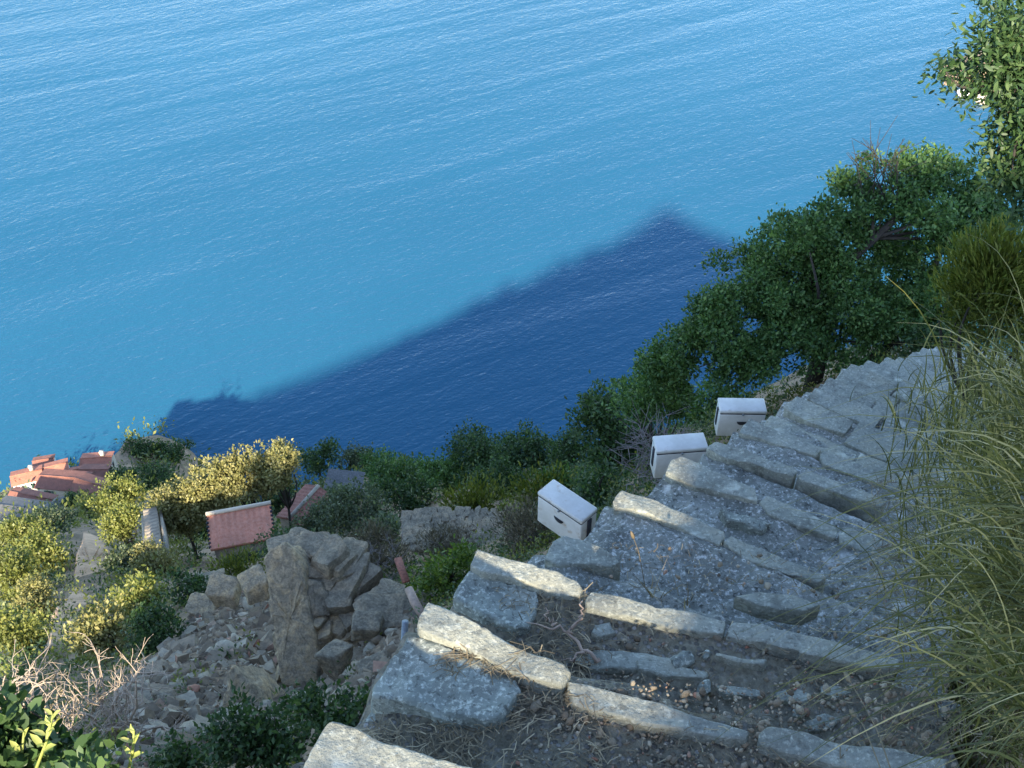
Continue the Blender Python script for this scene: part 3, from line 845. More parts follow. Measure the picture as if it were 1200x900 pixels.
rng = np.random.default_rng(42)
vg = visible_ground(19000, 100, 510, 670, 900, rng)
vb, vt = MB(), None
kinds = [chip(ICO1[0] if k % 2 else ICO2[0], rng, 9, 0.35, 0.7) / 0.75 for k in range(14)]
vrub = MB()
for (u, v, D, x, y, z) in vg:
    if not in_poly((u, v), RUB) or D > 26: continue
    k = int(rng.integers(14)); s = min(0.12, 0.017 * math.exp(rng.normal() * 0.7)) * (0.75 + D / 30)
    if rng.random() < .6:
        block_mb(vrub, (x, y, z + s * .25), np.array([1.1, .85, .5]) * s * rng.uniform(.7, 1.2, 3), rng, rng.uniform(0, 3), 1.2, .3, 0, BOX2); continue
    vv = kinds[k] * np.array([1.25, 1.0, 0.6]) * s * rng.uniform(0.8, 1.25, 3)
    vv = vv @ rot_rand(rng).T
    vrub.add(vv + np.array([x, y, z + s * 0.25]), None, (ICO1 if k % 2 else ICO2)[1])
def rubble_mat():
    m, nt, b, out = new_mat('rubble_stone'); g = NT(nt); p = g.pos()
    r = g.n('ShaderNodeNewGeometry').outputs['Random Per Island']
    col = g.ramp(r, [(0.0, (0.11, 0.085, 0.058)), (0.35, (0.22, 0.17, 0.115)), (0.7, (0.28, 0.24, 0.175)), (0.92, (0.42, 0.37, 0.28)), (1.0, (0.30, 0.13, 0.08))])
    col = g.mix(1.0, col, g.ramp(g.noise(p, 9, 5, 0.65), [(0.3, (0.65, 0.67, 0.68)), (0.7, (1.2, 1.18, 1.1))]), 'MULTIPLY')
    g.l(col, b.inputs['Base Color']); b.inputs['Roughness'].default_value = 0.92
    g.l(g.bump(g.noise(p, 30, 4), 0.5, 0.03), b.inputs['Normal'])
    return m
M['rubble'] = rubble_mat()
o = vrub.build('rubble', M['rubble'])
tag(o, 'slope of loose grey and brown broken stones', 'rubble', kind='stuff')

# dry stone wall
def dry_wall():
    rng = np.random.default_rng(77); mb = MB()
    corners = [(472,604),(500,599),(540,596),(588,602)]; bottom = [(476,640),(505,645),(545,648),(590,634)]
    for j in range(8):
        t = (j + 0.5) / 8
        for k in range(13):
            s = (k + 0.5 + (j % 2) * .4 - .2 + rng.uniform(-.2, .2)) / 13 * 3; s = min(2.98, max(0.02, s)); a = min(2, int(s)); f = s - a
            top = np.array(corners[a]) * (1 - f) + np.array(corners[a + 1]) * f
            bot = np.array(bottom[a]) * (1 - f) + np.array(bottom[a + 1]) * f
            p = top * (1 - t) + bot * t
            c = at(p[0], p[1], 20.3 - t * 0.7) 
            w = rng.uniform(0.04, 0.085)
            block_mb(mb, c, (w, 0.13, rng.uniform(0.028, 0.056)), rng, rng.uniform(-.35, .35), .3, .35, .05)
    # hearting behind the face
    P = [at(484, 616, 21.2), at(582, 614, 21.2), at(582, 634, 20.8), at(486, 638, 20.8)]
    P = np.array(P); back = P + np.array([0.0, 0.35, -0.42])
    mb.add(np.concatenate([P, back]), [(0,1,2,3),(4,7,6,5),(0,4,5,1),(1,5,6,2),(2,6,7,3),(3,7,4,0)])
    o = mb.build('dry_stone_wall', M['rock_grey'], origin=g_base(at(530, 635, 20.3)))
    tag(o, 'short grey dry stone wall among the bushes on the slope below', 'wall')
dry_wall()

# ------------------------------------------------------------------ small rubbish, pole, boards
b0 = at(470, 800, 9.4); b1 = at(475, 728, 9.05); gz = ground(b0[0], b0[1])
mb = MB(); tube_mb(mb, [b0 + (b0 - b1) * 1.2, b0, b1], 0.027, 12)
tag(mb.build('metal_pole', M['metal'], origin=b0 + (b0 - b1) * 1.2, smooth=False), 'bare grey metal pole rising beside the stairs left edge', 'pole')
p = [at(466, 654, 13.6), at(476, 682, 13.4), at(482, 700, 13.2), at(497, 722, 12.9)]
mb = MB()
def plank(mb, a, b, w, th, up=(0, 0, 1)):
    d = (b - a); L = np.linalg.norm(d); d = d / L; s = np.cross(d, up); s /= np.linalg.norm(s); n = np.cross(s, d)
    box_mb(mb, (a + b) / 2, d, s, n, L / 2, w / 2, th / 2)
plank(mb, p[0], p[1], 0.09, 0.03); tag(mb.build('board', M['rust'], origin=p[0]), 'short reddish brown board standing among bushes behind the stairs', 'board')
mb = MB(); tube_mb(mb, [at(479, 690, 13.0), at(486, 706, 12.9), at(496, 722, 12.75)], [0.05, 0.055, 0.05], 10)
tag(mb.build('log', M['wood'], origin=at(479, 690, 13.0), smooth=True), 'bleached wooden log leaning below the reddish board', 'log')

# ------------------------------------------------------------------ white boxes
def white_box(u, v, D, width, yaw, label, worn, dx=0.42, hz=0.75):
    W, Dp, H = width, width * dx, width * hz
    c = at(u, v, D)
    ax = np.array([math.cos(yaw), math.sin(yaw), 0]); ay = np.array([-math.sin(yaw), math.cos(yaw), 0]); az = np.array([0, 0, 1.0])
    base = c - az * H / 2
    t = thing('storage_box', label, 'box', base, 'white boxes beside the stairs')
    mat = M['box'] if worn else M['box_dusty']
    lh = 0.02 * width / 0.22
    def rbox(name, cz, hx, hy, hz_, m):
        mb = MB(); box_mb(mb, base + az * cz, ax, ay, az, hx, hy, hz_); o = mb.build(name, m, t)
        md = o.modifiers.new('bevel', 'BEVEL'); md.width = 0.006 * width / 0.22; md.segments = 2
        return o
    rbox('body', (H - lh) / 2 - 0.002, W / 2, Dp / 2, (H - lh) / 2, mat)
    rbox('lid', H - lh / 2 + 0.003, W / 2 * 1.015, Dp / 2 * 1.03, lh / 2, mat)
    rbox('lid_gap', H - lh - 0.0005, W / 2 * 0.99, Dp / 2 * 0.985, 0.0045, M['hole'])
    gz = ground(c[0], c[1])
    if base[2] > gz:
        mb = MB(); tube_mb(mb, [np.array([c[0], c[1], gz - .15]), base], 0.018, 10); mb.build('post', M['metal'], t)
    # clasp in the middle of the lid seam
    mb = MB(); box_mb(mb, base + az * (H - lh) - ay * (Dp / 2 + 0.003), ax, ay, az, W * 0.018, 0.004, W * 0.02)
    mb.build('clasp', M['metal'], t)
    # half-moon hand hole
    mb = MB(); n = 14; r = W * 0.105; cc = base + az * (H * 0.60) - ay * (Dp / 2 + 0.0025)
    ang = np.linspace(math.pi, 2 * math.pi, n)
    F_ = [cc + ax * r * math.cos(a) + az * r * 0.95 * math.sin(a) for a in ang]; B_ = [q + ay * 0.006 for q in F_]
    V = np.concatenate([F_, B_, [cc], [cc + ay * 0.006]]); t_ = []; q_ = []
    for k in range(n - 1):
        t_.append((2*n, k, k+1)); q_.append((k, n+k, n+k+1, k+1))
    mb.add(V, q_, t_)
    mb.build('hand_hole', M['hole'], t)
    for sx in (-1, 1):      # dark slot on the end face
        mb = MB(); box_mb(mb, base + az * H * 0.55 + ax * sx * (W / 2 + 0.0015), ax, ay, az, 0.003, Dp * 0.12, H * 0.30); mb.build('end_slot', M['hole'], t)
    return t
white_box(664, 603, 4.55, 0.235, math.radians(-43), 'dirty white lidded box turned at an angle, nearest of three beside the stairs', True)
white_box(795, 534, 4.95, 0.228, math.radians(6), 'white lidded box half hidden by a pointed edge stone, middle of three beside the stairs', False)
white_box(867, 489, 5.45, 0.222, math.radians(-1), 'white lidded box in front of the big dark tree, farthest of three beside the stairs', False)

# ------------------------------------------------------------------ houses
def house(name, u, v, D, w, d, h, yaw, roof_m, wall_m, label, group=None, rise=0.32, hip=False, chimney=False, flat=False, windows=2, overhang=0.25, cat='house', mono=False, detail=False):
    c = at(u, v, D)                                      # centre of the roof
    ax = np.array([math.cos(yaw), math.sin(yaw), 0]); ay = np.array([-math.sin(yaw), math.cos(yaw), 0]); az = np.array([0, 0, 1.0])
    rr = 0.05 if flat else rise * d / 2
    eave = c[2] - rr * 0.5
    zg = min(ground(*(c + ax * sx * w / 2 + ay * sy * d / 2)[:2]) for sx in (-1, 1) for sy in (-1, 1))
    zb = min(zg - 0.3, eave - h)
    zb = max(zb, eave - h - 5)
    t = thing(name, label, cat, (c[0], c[1], zb), group)
    cc = np.array([c[0], c[1], 0])
    def pt(x, y, z): return cc + ax * x + ay * y + az * z
    W, Dd = w / 2, d / 2
    mb = MB()
    top = eave - 0.03
    if mono or flat:
        hi = top + (rise * d if mono else 0)
        V = [pt(-W,-Dd,zb),pt(W,-Dd,zb),pt(W,Dd,zb),pt(-W,Dd,zb),pt(-W,-Dd,top),pt(W,-Dd,top),pt(W,Dd,hi),pt(-W,Dd,hi)]
        mb.add(V, [(0,3,2,1),(4,5,6,7),(0,1,5,4),(1,2,6,5),(2,3,7,6),(3,0,4,7)])
    else:
        V = [pt(-W,-Dd,zb),pt(W,-Dd,zb),pt(W,Dd,zb),pt(-W,Dd,zb),pt(-W,-Dd,top),pt(W,-Dd,top),pt(W,Dd,top),pt(-W,Dd,top),pt(-W,0,top+rr),pt(W,0,top+rr)]
        mb.add(V, [(0,3,2,1),(0,1,5,4),(2,3,7,6),(4,5,9,8),(6,7,8,9)], [])
        mb.add(V, [(1,2,6,5),(3,0,4,7)], [(5,6,9),(7,4,8)])
    mb.build('wall', wall_m, t)
    # roof: thick sloping sheets, with rows of tiles as real ridges
    ov = overhang; th = 0.12
    mb = MB()
    def slope(y0, z0, y1, z1, x0, x1):
        nx = max(6, int((x1 - x0) / 0.24)) if detail else max(6, int((x1 - x0) / 0.5))
        ny = 8
        xs = np.linspace(x0, x1, nx * 4 + 1); ys = np.linspace(0, 1, ny + 1)
        nrm = np.array([0, -(z1 - z0), (y1 - y0)]); nrm = nrm / np.linalg.norm(nrm)
        if nrm[2] < 0: nrm = -nrm
        Vt = []
        for f in ys:
            y = y0 + (y1 - y0) * f; z = z0 + (z1 - z0) * f
            for k, x in enumerate(xs):
                bump = (0.022 if detail else 0.003) * (math.cos(k / 4 * 2 * math.pi) + 1)
                Vt.append(pt(x, y + nrm[1] * bump, z + nrm[2] * bump))
        nX = len(xs); q = [(a*nX+k, a*nX+k+1, (a+1)*nX+k+1, (a+1)*nX+k) for a in range(ny) for k in range(nX-1)]
        mb.add(Vt, q)
        B = [pt(x0,y0,z0),pt(x1,y0,z0),pt(x1,y1,z1),pt(x0,y1,z1)]; Bl = [b - az * th for b in B]
        mb.add(B + Bl, [(0,1,2,3),(7,6,5,4),(0,4,5,1),(1,5,6,2),(2,6,7,3),(3,7,4,0)])
    X0, X1 = -W - ov, W + ov
    if flat:
        B = [pt(X0,-Dd-ov,eave),pt(X1,-Dd-ov,eave),pt(X1,Dd+ov,eave),pt(X0,Dd+ov,eave)]; Bl = [b - az*0.2 for b in B]
        mb.add(B + Bl, [(0,1,2,3),(7,6,5,4),(0,4,5,1),(1,5,6,2),(2,6,7,3),(3,7,4,0)])
    elif mono:
        slope(-Dd - ov, eave + 0.1 - rise * ov, Dd + ov, eave + 0.1 + rise * (d + ov), X0, X1)
    else:
        slope(-Dd - ov, eave + 0.1 - rise * ov, 0, eave + 0.1 + rr, X0, X1)
        slope(Dd + ov, eave + 0.1 - rise * ov, 0, eave + 0.1 + rr, X0, X1)
    rf = mb.build('roof', roof_m, t)
    if not flat and not mono:
        mb = MB(); tube_mb(mb, [pt(X0 - .02, 0, eave + rr + 0.13), pt(X1 + .02, 0, eave + rr + 0.13)], 0.11, 8)
        mb.build('ridge_tiles', M['stonewall'] if detail else roof_m, t).parent = rf
    if mono and detail:
        zr = eave + 0.1 + rise * (d + ov) + 0.06; yr = Dd + ov - 0.05; zl = eave + 0.1 - rise * ov
        mb = MB(); tube_mb(mb, [pt(X0 - .03, yr, zr), pt(X1 + .03, yr, zr)], 0.09, 8); mb.build('ridge_tiles', M['render'], t).parent = rf
        mb = MB()
        for sx in (X0, X1):
            for k in range(9):
                f = (k + .5) / 9; y = -Dd - ov + f * (d + 2 * ov); z = zl + f * (zr - zl)
                box_mb(mb, pt(sx, y, z + 0.01), ax, ay, az, 0.05, 0.035, 0.05)
        mb.build('verge_tiles', M['hole'], t).parent = rf
    if chimney:
        mb = MB(); box_mb(mb, pt(W * 0.4, Dd * 0.3, eave + rr + 0.3), ax, ay, az, 0.3, 0.3, 0.7); box_mb(mb, pt(W * 0.4, Dd * 0.3, eave + rr + 1.03), ax, ay, az, 0.38, 0.38, 0.06)
        mb.build('chimney', M['render'], t).parent = rf
    # windows on the two long walls and the ends
    hh = top - zb
    floors = max(1, int(min(hh, 7) / 2.8))
    for fl in range(floors):
        zc = top - 1.25 - fl * 2.8
        for sgn in (-1, 1):
            for k in range(windows):
                x = (k + 0.5) / windows * w - W
                mb = MB(); box_mb(mb, pt(x, sgn * (Dd + 0.02), zc), ax, ay, az, 0.42, 0.03, 0.6)
                wn = mb.build('window', M['win'], t)
                for s2 in (-1, 1):
                    mb = MB(); box_mb(mb, pt(x + s2 * 0.66, sgn * (Dd + 0.04), zc), ax, ay, az, 0.22, 0.03, 0.63); mb.build('shutter', M['shutter'], t).parent = wn
    if cat == 'house':
        mb = MB(); box_mb(mb, pt(W + 0.02, 0, top - 1.3), ax, ay, az, 0.03, 0.42, 0.6); mb.build('window', M['win'], t)
    return t

VG = 'houses of the village by the sea'
Dv = 215
R = math.radians
house('village_house', 51, 540, 228, 3.52, 2.79, 5, R(14), M['tile_old'], M['white_render'], 'small white-walled village house with dull red roof, nearest the sea edge at the top', VG, chimney=False)
house('village_house', 64, 547, 222, 4.40, 3.12, 5, R(22), M['tile'], M['render'], 'village house with bright terracotta roof just below the small white-walled one', VG)
house('village_house', 31, 556, 222, 5.10, 3.44, 6, R(20), M['tile'], M['white_render'], 'village house with sunlit orange roof over a tall cream wall, leftmost by the sea', VG, chimney=True)
house('village_house', 74, 561, 212, 8.36, 4.43, 6, R(-6), M['tile_old'], M['render'], 'largest village house with long brick-red roof in the middle of the cluster', VG)
house('village_house', 105, 567, 208, 5.28, 4.10, 6, R(-20), M['tile_old'], M['stonewall'], 'village house with dull red roof at the right lower end of the long-roofed one', VG)
house('village_house', 113, 538, 224, 5.46, 3.77, 6, R(6), M['tile'], M['render'], 'village house at the right with chimney and lit orange upper roof, below the dark knoll', VG, chimney=True)
house('village_house', 110, 552, 217, 4.93, 3.77, 6, R(0), M['tile_old'], M['stonewall'], 'village house with brown-red roof directly below the one with the chimney', VG)
house('village_house', 90, 551, 220, 2.11, 1.80, 5, R(15), M['tile'], M['render'], 'tiny village house with orange roof squeezed between larger roofs', VG, windows=1)
house('village_house', 37, 582, 204, 7.57, 2.79, 4, R(-14), M['tile_old'], M['white_render'], 'village house with narrow brownish tiled roof behind the slate roof', VG)
house('village_house', 26, 597, 198, 8.45, 4.92, 4, R(-10), M['slate'], M['stonewall'], 'village house with wide grey slate roof, nearest of the cluster', VG)
house('village_house', 66, 591, 202, 3.17, 2.46, 4, R(20), M['slate'], M['white_render'], 'little white-walled annex at the right end of the slate roof', VG, windows=1, flat=True)

house('shed', 283, 620, 47, 2.35, 1.3, 2.2, R(14), M['shed_tile'], M['stonewall'], 'stone shed with pink terracotta tiled roof beside the row of lit trees', None, 0.30, windows=1, overhang=0.12, cat='shed', detail=True, mono=True)
house('shed', 357, 592, 61, 2.4, 1.6, 2.2, R(62), M['tile_old'], M['stonewall'], 'half hidden shed of which a strip of red tiled roof shows between bushes', None, 0.36, windows=1, overhang=0.12, cat='shed', detail=True)
house('shed', 404, 565, 72, 2.2, 1.2, 2.0, R(-8), M['slate'], M['stonewall'], 'low shed with grey slate roof showing above the olive bushes', None, 0.25, windows=1, overhang=0.12, cat='shed', mono=True)

# ------------------------------------------------------------------ foliage
def leaf_cloud(mb, rng, lobes, n_leaves, leaf, aspect=0.5, per=26, clump=2.2, fill=0.35, up=0.5, sprig=False, hexa=False):
    """leaves in clumps over (and some inside) ellipsoid lobes"""
    lobes = np.asarray(lobes, float)
    area = (lobes[:, 3] * lobes[:, 4] + lobes[:, 3] * lobes[:, 5] + lobes[:, 4] * lobes[:, 5])
    nc = max(4, int(n_leaves / per))
    k = rng.choice(len(lobes), nc * 2, p=area / area.sum())
    d = rng.normal(size=(nc * 2, 3)); d /= np.linalg.norm(d, axis=1)[:, None]
    rad = np.where(rng.random(nc * 2) < fill, rng.uniform(0.3, 0.85, nc * 2), rng.uniform(0.82, 1.06, nc * 2))
    rad = rad * (1 + 0.16 * vnoise(d * 2.5 + k[:, None] * 3.3, 5))
    C = lobes[k, :3] + d * lobes[k, 3:6] * rad[:, None]
    nrm = d / lobes[k, 3:6]; nrm /= np.linalg.norm(nrm, axis=1)[:, None]
    C, nrm = C[:nc], nrm[:nc]
    m = nc * per
    c = np.repeat(C, per, 0); n = np.repeat(nrm, per, 0)
    cs = clump * leaf * np.repeat(rng.uniform(0.6, 1.5, nc), per)
    pos = c + rng.normal(size=(m, 3)) * cs[:, None] * 0.75
    sz = leaf * rng.uniform(0.6, 1.35, m)
    dr = n * 0.9 + rng.normal(size=(m, 3)) * (0.35 if sprig else 0.75) + np.array([0, 0, up])
    dr /= np.linalg.norm(dr, axis=1)[:, None]
    nn = rng.normal(size=(m, 3)) * 0.5 + n * 0.9 + np.array([0, 0, 0.6])
    sd = np.cross(dr, nn); sd /= np.linalg.norm(sd, axis=1)[:, None] + 1e-9
    nn = np.cross(sd, dr)
    L = sz[:, None]; Wd = (sz * aspect * 0.5)[:, None]
    v0 = pos; v2 = pos + dr * L + nn * L * rng.uniform(-.15, .1, m)[:, None]
    mid = pos + dr * L * 0.5 + nn * L * 0.06
    v1 = mid - sd * Wd; v3 = mid + sd * Wd
    if hexa:
        a1 = pos + dr * L * .28 - sd * Wd * .85 + nn * L * .05; a2 = pos + dr * L * .68 - sd * Wd * .9 + nn * L * .05
        b1 = a1 + sd * Wd * 1.7; b2 = a2 + sd * Wd * 1.8; c1 = pos + dr * L * .5
        V = np.stack([v0, a1, a2, v2, b2, b1, c1], 1).reshape(-1, 3); k7 = np.arange(m)[:, None] * 7
        mb.add(V, np.concatenate([k7 + [0, 1, 2, 6], k7 + [6, 2, 3, 4], k7 + [0, 6, 4, 5]]))
        return
    V = np.stack([v0, v1, v2, v3], 1).reshape(-1, 3)
    mb.add(V, np.arange(m * 4).reshape(m, 4))

def branches(mb, rng, base, tips, r0, droop=0.0, n=5):
    for tp in tips:
        tp = np.asarray(tp, float); base = np.asarray(base, float)
        k = np.linspace(0, 1, 7)[:, None]
        bow = rng.normal(size=3) * np.linalg.norm(tp - base) * 0.10
        pts = base + (tp - base) * k + bow * np.sin(k * math.pi)
        tube_mb(mb, pts, r0 * (1 - 0.82 * k[:, 0]), n)

def sublobes(rng, lobes, k, f):
    out = []
    for l in lobes:
        for _ in range(k):
            d = rng.normal(size=3); d /= np.linalg.norm(d); d[2] = d[2] * .8 + .15; g = rng.uniform(.72, 1.28) * f
            out.append((l[0] + d[0] * l[3] * .78, l[1] + d[1] * l[4] * .78, l[2] + d[2] * l[5] * .78, l[3] * g, l[4] * g, l[5] * g * .8))
    return out

def plant(name, u, v, ru, rv, D, mat, label, leaf_px=5.0, dens=4.0, lobes=None, nl=6, group=None, cat='shrub', aspect=0.5, up=0.5, sprig=False, seed=None, trunk=True, flat=0.85, stem_m='bark', per=14, clump=1.1, fill=0.12, tree=False, minleaf=0.0, fixed=False):
    rng = np.random.default_rng(seed if seed is not None else int(u * 7 + v * 13))
    if lobes is None and not fixed:
        hit = ground_hit(u, v + rv * 0.75) or ground_hit(u, v + rv * 1.2)
        if hit and 0.45 * D < hit < 2.2 * D: D = hit
        else: print('PLANT', name, u, v, D, hit)
    if D > 30: leaf_px *= 0.68; aspect = 0.65; dens *= 1.15
    px = D / F
    c = at(u, v, D); rx = ru * px; rz = rv * px
    leaf = max(leaf_px * px, minleaf)
    if lobes is None:
        L = [(c[0], c[1], c[2] - rz * 0.15, rx * 0.72, min(rx, rz * 1.3) * 0.72, rz * 0.75)]
        for _ in range(nl):
            d = rng.normal(size=3); d /= np.linalg.norm(d); s = rng.uniform(0.34, 0.52)
            L.append((c[0] + d[0] * rx * 0.58, c[1] + d[1] * min(rx, rz * 1.3) * 0.55, c[2] + d[2] * rz * 0.55, rx * s, min(rx, rz * 1.3) * s, rz * s))
    else:
        L = []
        for (lu, lv, lr, *o) in lobes:
            dd = D + (o[0] if o else 0); q = at(lu, lv, dd); r = lr * dd / F
            L.append((q[0], q[1], q[2], r, r * 0.9, r * 0.85))
    L_main = L
    if not sprig: L = sublobes(rng, L, 7, .42) + [(*l[:3], l[3] * .6, l[4] * .6, l[5] * .6) for l in L]
    areapx = sum(min(l[3], 99) * l[5] for l in L_main) / px ** 2 * math.pi * (0.55 if lobes is None else 0.8)
    n = int(np.clip(areapx * dens / (leaf_px ** 2 * aspect * 0.5), 400, 60000))
    gx, gy = c[0], c[1]
    gz = ground(gx, gy)
    if gz > c[2] - 0.1 * rz: gz = c[2] - rz * 0.9
    root = thing(name, label, cat, (gx, gy, gz), group)
    mb = MB(); leaf_cloud(mb, rng, L, n, leaf, aspect, per, clump, fill, up, sprig)
    mb.build('crown' if tree else 'foliage', M[mat], root)
    if trunk:
        mb = MB(); base = np.array([gx, gy, gz - 0.2])
        hub = np.array([gx, gy, gz + (c[2] - gz) * 0.45])
        r0 = max(0.012, rx * 0.05)
        tube_mb(mb, [base, (base + hub) / 2 + rng.normal(size=3) * rx * 0.04, hub], [r0 * 1.4, r0 * 1.15, r0], 7)
        tips = [np.array(l[:3]) + np.array([0, 0, l[5] * 0.4]) for l in L_main]
        branches(mb, rng, hub, tips, r0 * 0.8)
        mb.build('trunk' if tree else 'stem', M[stem_m], root, smooth=True)
    return root

# --- big evergreen oak below the far end of the stairs
def big_oak():
    D = 12.0
    lobes = [(840,355,34),(828,385,30),(870,330,40),(905,300,36),(940,262,32),(958,290,30),(915,350,44),(880,390,46),(945,385,44),(820,430,36),(860,440,38),
             (1000,245,38),(1030,222,36),(1062,208,30),(1010,280,30),(1090,205,28),(1105,245,34),(1140,255,26),(1120,285,34),(1075,260,26,0.6),
             (1030,350,42,0.3),(1065,335,34,0.4),(1085,300,26,0.5),(990,400,34),(1040,395,34),(780,440,30),(1140,300,18),(1150,240,14),(925,420,36),(965,350,26,0.8),(1000,300,30),(975,325,28,.4),(1052,300,24,.4),(1085,345,30),(1005,365,34,.2),(1085,375,26),(1112,352,28),(1120,385,22),(1060,370,26),(900,345,30),(955,300,26),(1150,262,28),(1132,215,24),(1155,232,16),(800,415,30),(770,455,28),(745,470,24)]
    rng = np.random.default_rng(3)
    c = at(960, 420, 12.2); root = thing('evergreen_oak', 'large dark evergreen oak with bare top twigs beside the far end of the stairs', 'tree', g_base(c))
    L = []
    for (lu, lv, lr, *o) in lobes:
        dd = D + (o[0] if o else 0) + rng.uniform(-.5, .5); q = at(lu, lv, dd); r = lr * dd / F
        L.append((q[0], q[1], q[2], r * 1.15, r * 1.15, r * 1.05))
    L0 = L; L2 = sublobes(rng, L0, 9, .36)
    mb = MB(); leaf_cloud(mb, rng, L2, 112000, 0.045, 0.55, 12, 0.9, 0.10, 0.4); mb.build('crown', M['oak'], root)
    mb = MB(); base = np.array(root.location) - np.array([0, 0, .3])
    j1 = at(955, 352, 12.1); j2 = at(986, 314, 11.9); j3 = at(1025, 279, 11.8); j4 = at(1056, 251, 11.8); j5 = at(1085, 215, 11.9)
    tube_mb(mb, [base, (base + j1) / 2 + np.array([.1, 0, 0]), j1, j2, j3, j4, j5], [0.11, 0.09, 0.065, 0.052, 0.042, 0.03, 0.012], 8)
    k1 = at(1065, 390, 12.4); tube_mb(mb, [base, k1, at(1077, 356, 12.4), at(1100, 300, 12.3), at(1110, 250, 12.2)], [0.09, 0.065, 0.045, 0.03, 0.012], 8)
    branches(mb, rng, j1, [l[:3] for l in L[:11]], 0.03)
    branches(mb, rng, j3, [l[:3] for l in L[11:20]], 0.022)
    branches(mb, rng, k1, [l[:3] for l in L[20:25]], 0.035)
    mb.build('trunk', M['bark'], root, smooth=True)
    mb = MB()
    for _ in range(15):
        s = at(rng.uniform(1000, 1060), rng.uniform(215, 240), 11.7); a = rng.uniform(-40, 40)
        e = at(1030 + (rng.random() - .5) * 90, rng.uniform(160, 195), 11.6)
        m1 = (s + e) / 2 + rng.normal(size=3) * 0.06
        tube_mb(mb, [s, m1, e], [0.007, 0.0045, 0.0022], 4)
        for _k in range(2):
            f = m1 + (e - m1) * rng.uniform(0, .6); tube_mb(mb, [f, f + (e - s) * 0.3 + rng.normal(size=3) * 0.12], [0.004, 0.002], 4)
    mb.build('bare_twigs', M['bark'], root)
big_oak()

# --- overhanging tree at the right edge
def right_tree():
    D = 4.3; rng = np.random.default_rng(8)
    lobes = [(1165,30,30),(1200,10,36),(1195,55,34),(1150,75,26),(1118,85,20),(1175,95,30),(1228,88,34),(1140,105,16),(1205,140,30),(1190,165,24),(1205,200,30),(1185,215,22),(1215,235,26),(1172,130,12),(1165,185,10),(1240,150,50),(1105,80,10)]
    base = at(1400, 330, 4.9); root = thing('overhanging_tree', 'leafy tree reaching in over the sea at the upper right edge', 'tree', g_base(base))
    L = []
    for (lu, lv, lr) in lobes:
        dd = D + rng.uniform(-.2, .2); q = at(lu, lv, dd); r = lr * dd / F; L.append((*q, r * 1.05, r * 1.1, r))
    L = sublobes(rng, L, 6, .38)
    mb = MB(); leaf_cloud(mb, rng, L, 10500, 0.029, 0.36, 12, 1.2, 0.15, 0.3, False, True); mb.build('crown', M['dark'], root)
    mb = MB(); b = np.array(root.location); h1 = at(1300, 180, 4.5); h2 = at(1240, 110, 4.35)
    tube_mb(mb, [b, (b + h1) / 2, h1, h2], [0.08, 0.07, 0.045, 0.025], 8)
    branches(mb, rng, h2, [l[:3] for l in L[::3]], 0.012); mb.build('trunk', M['bark'], root, smooth=True)
right_tree()

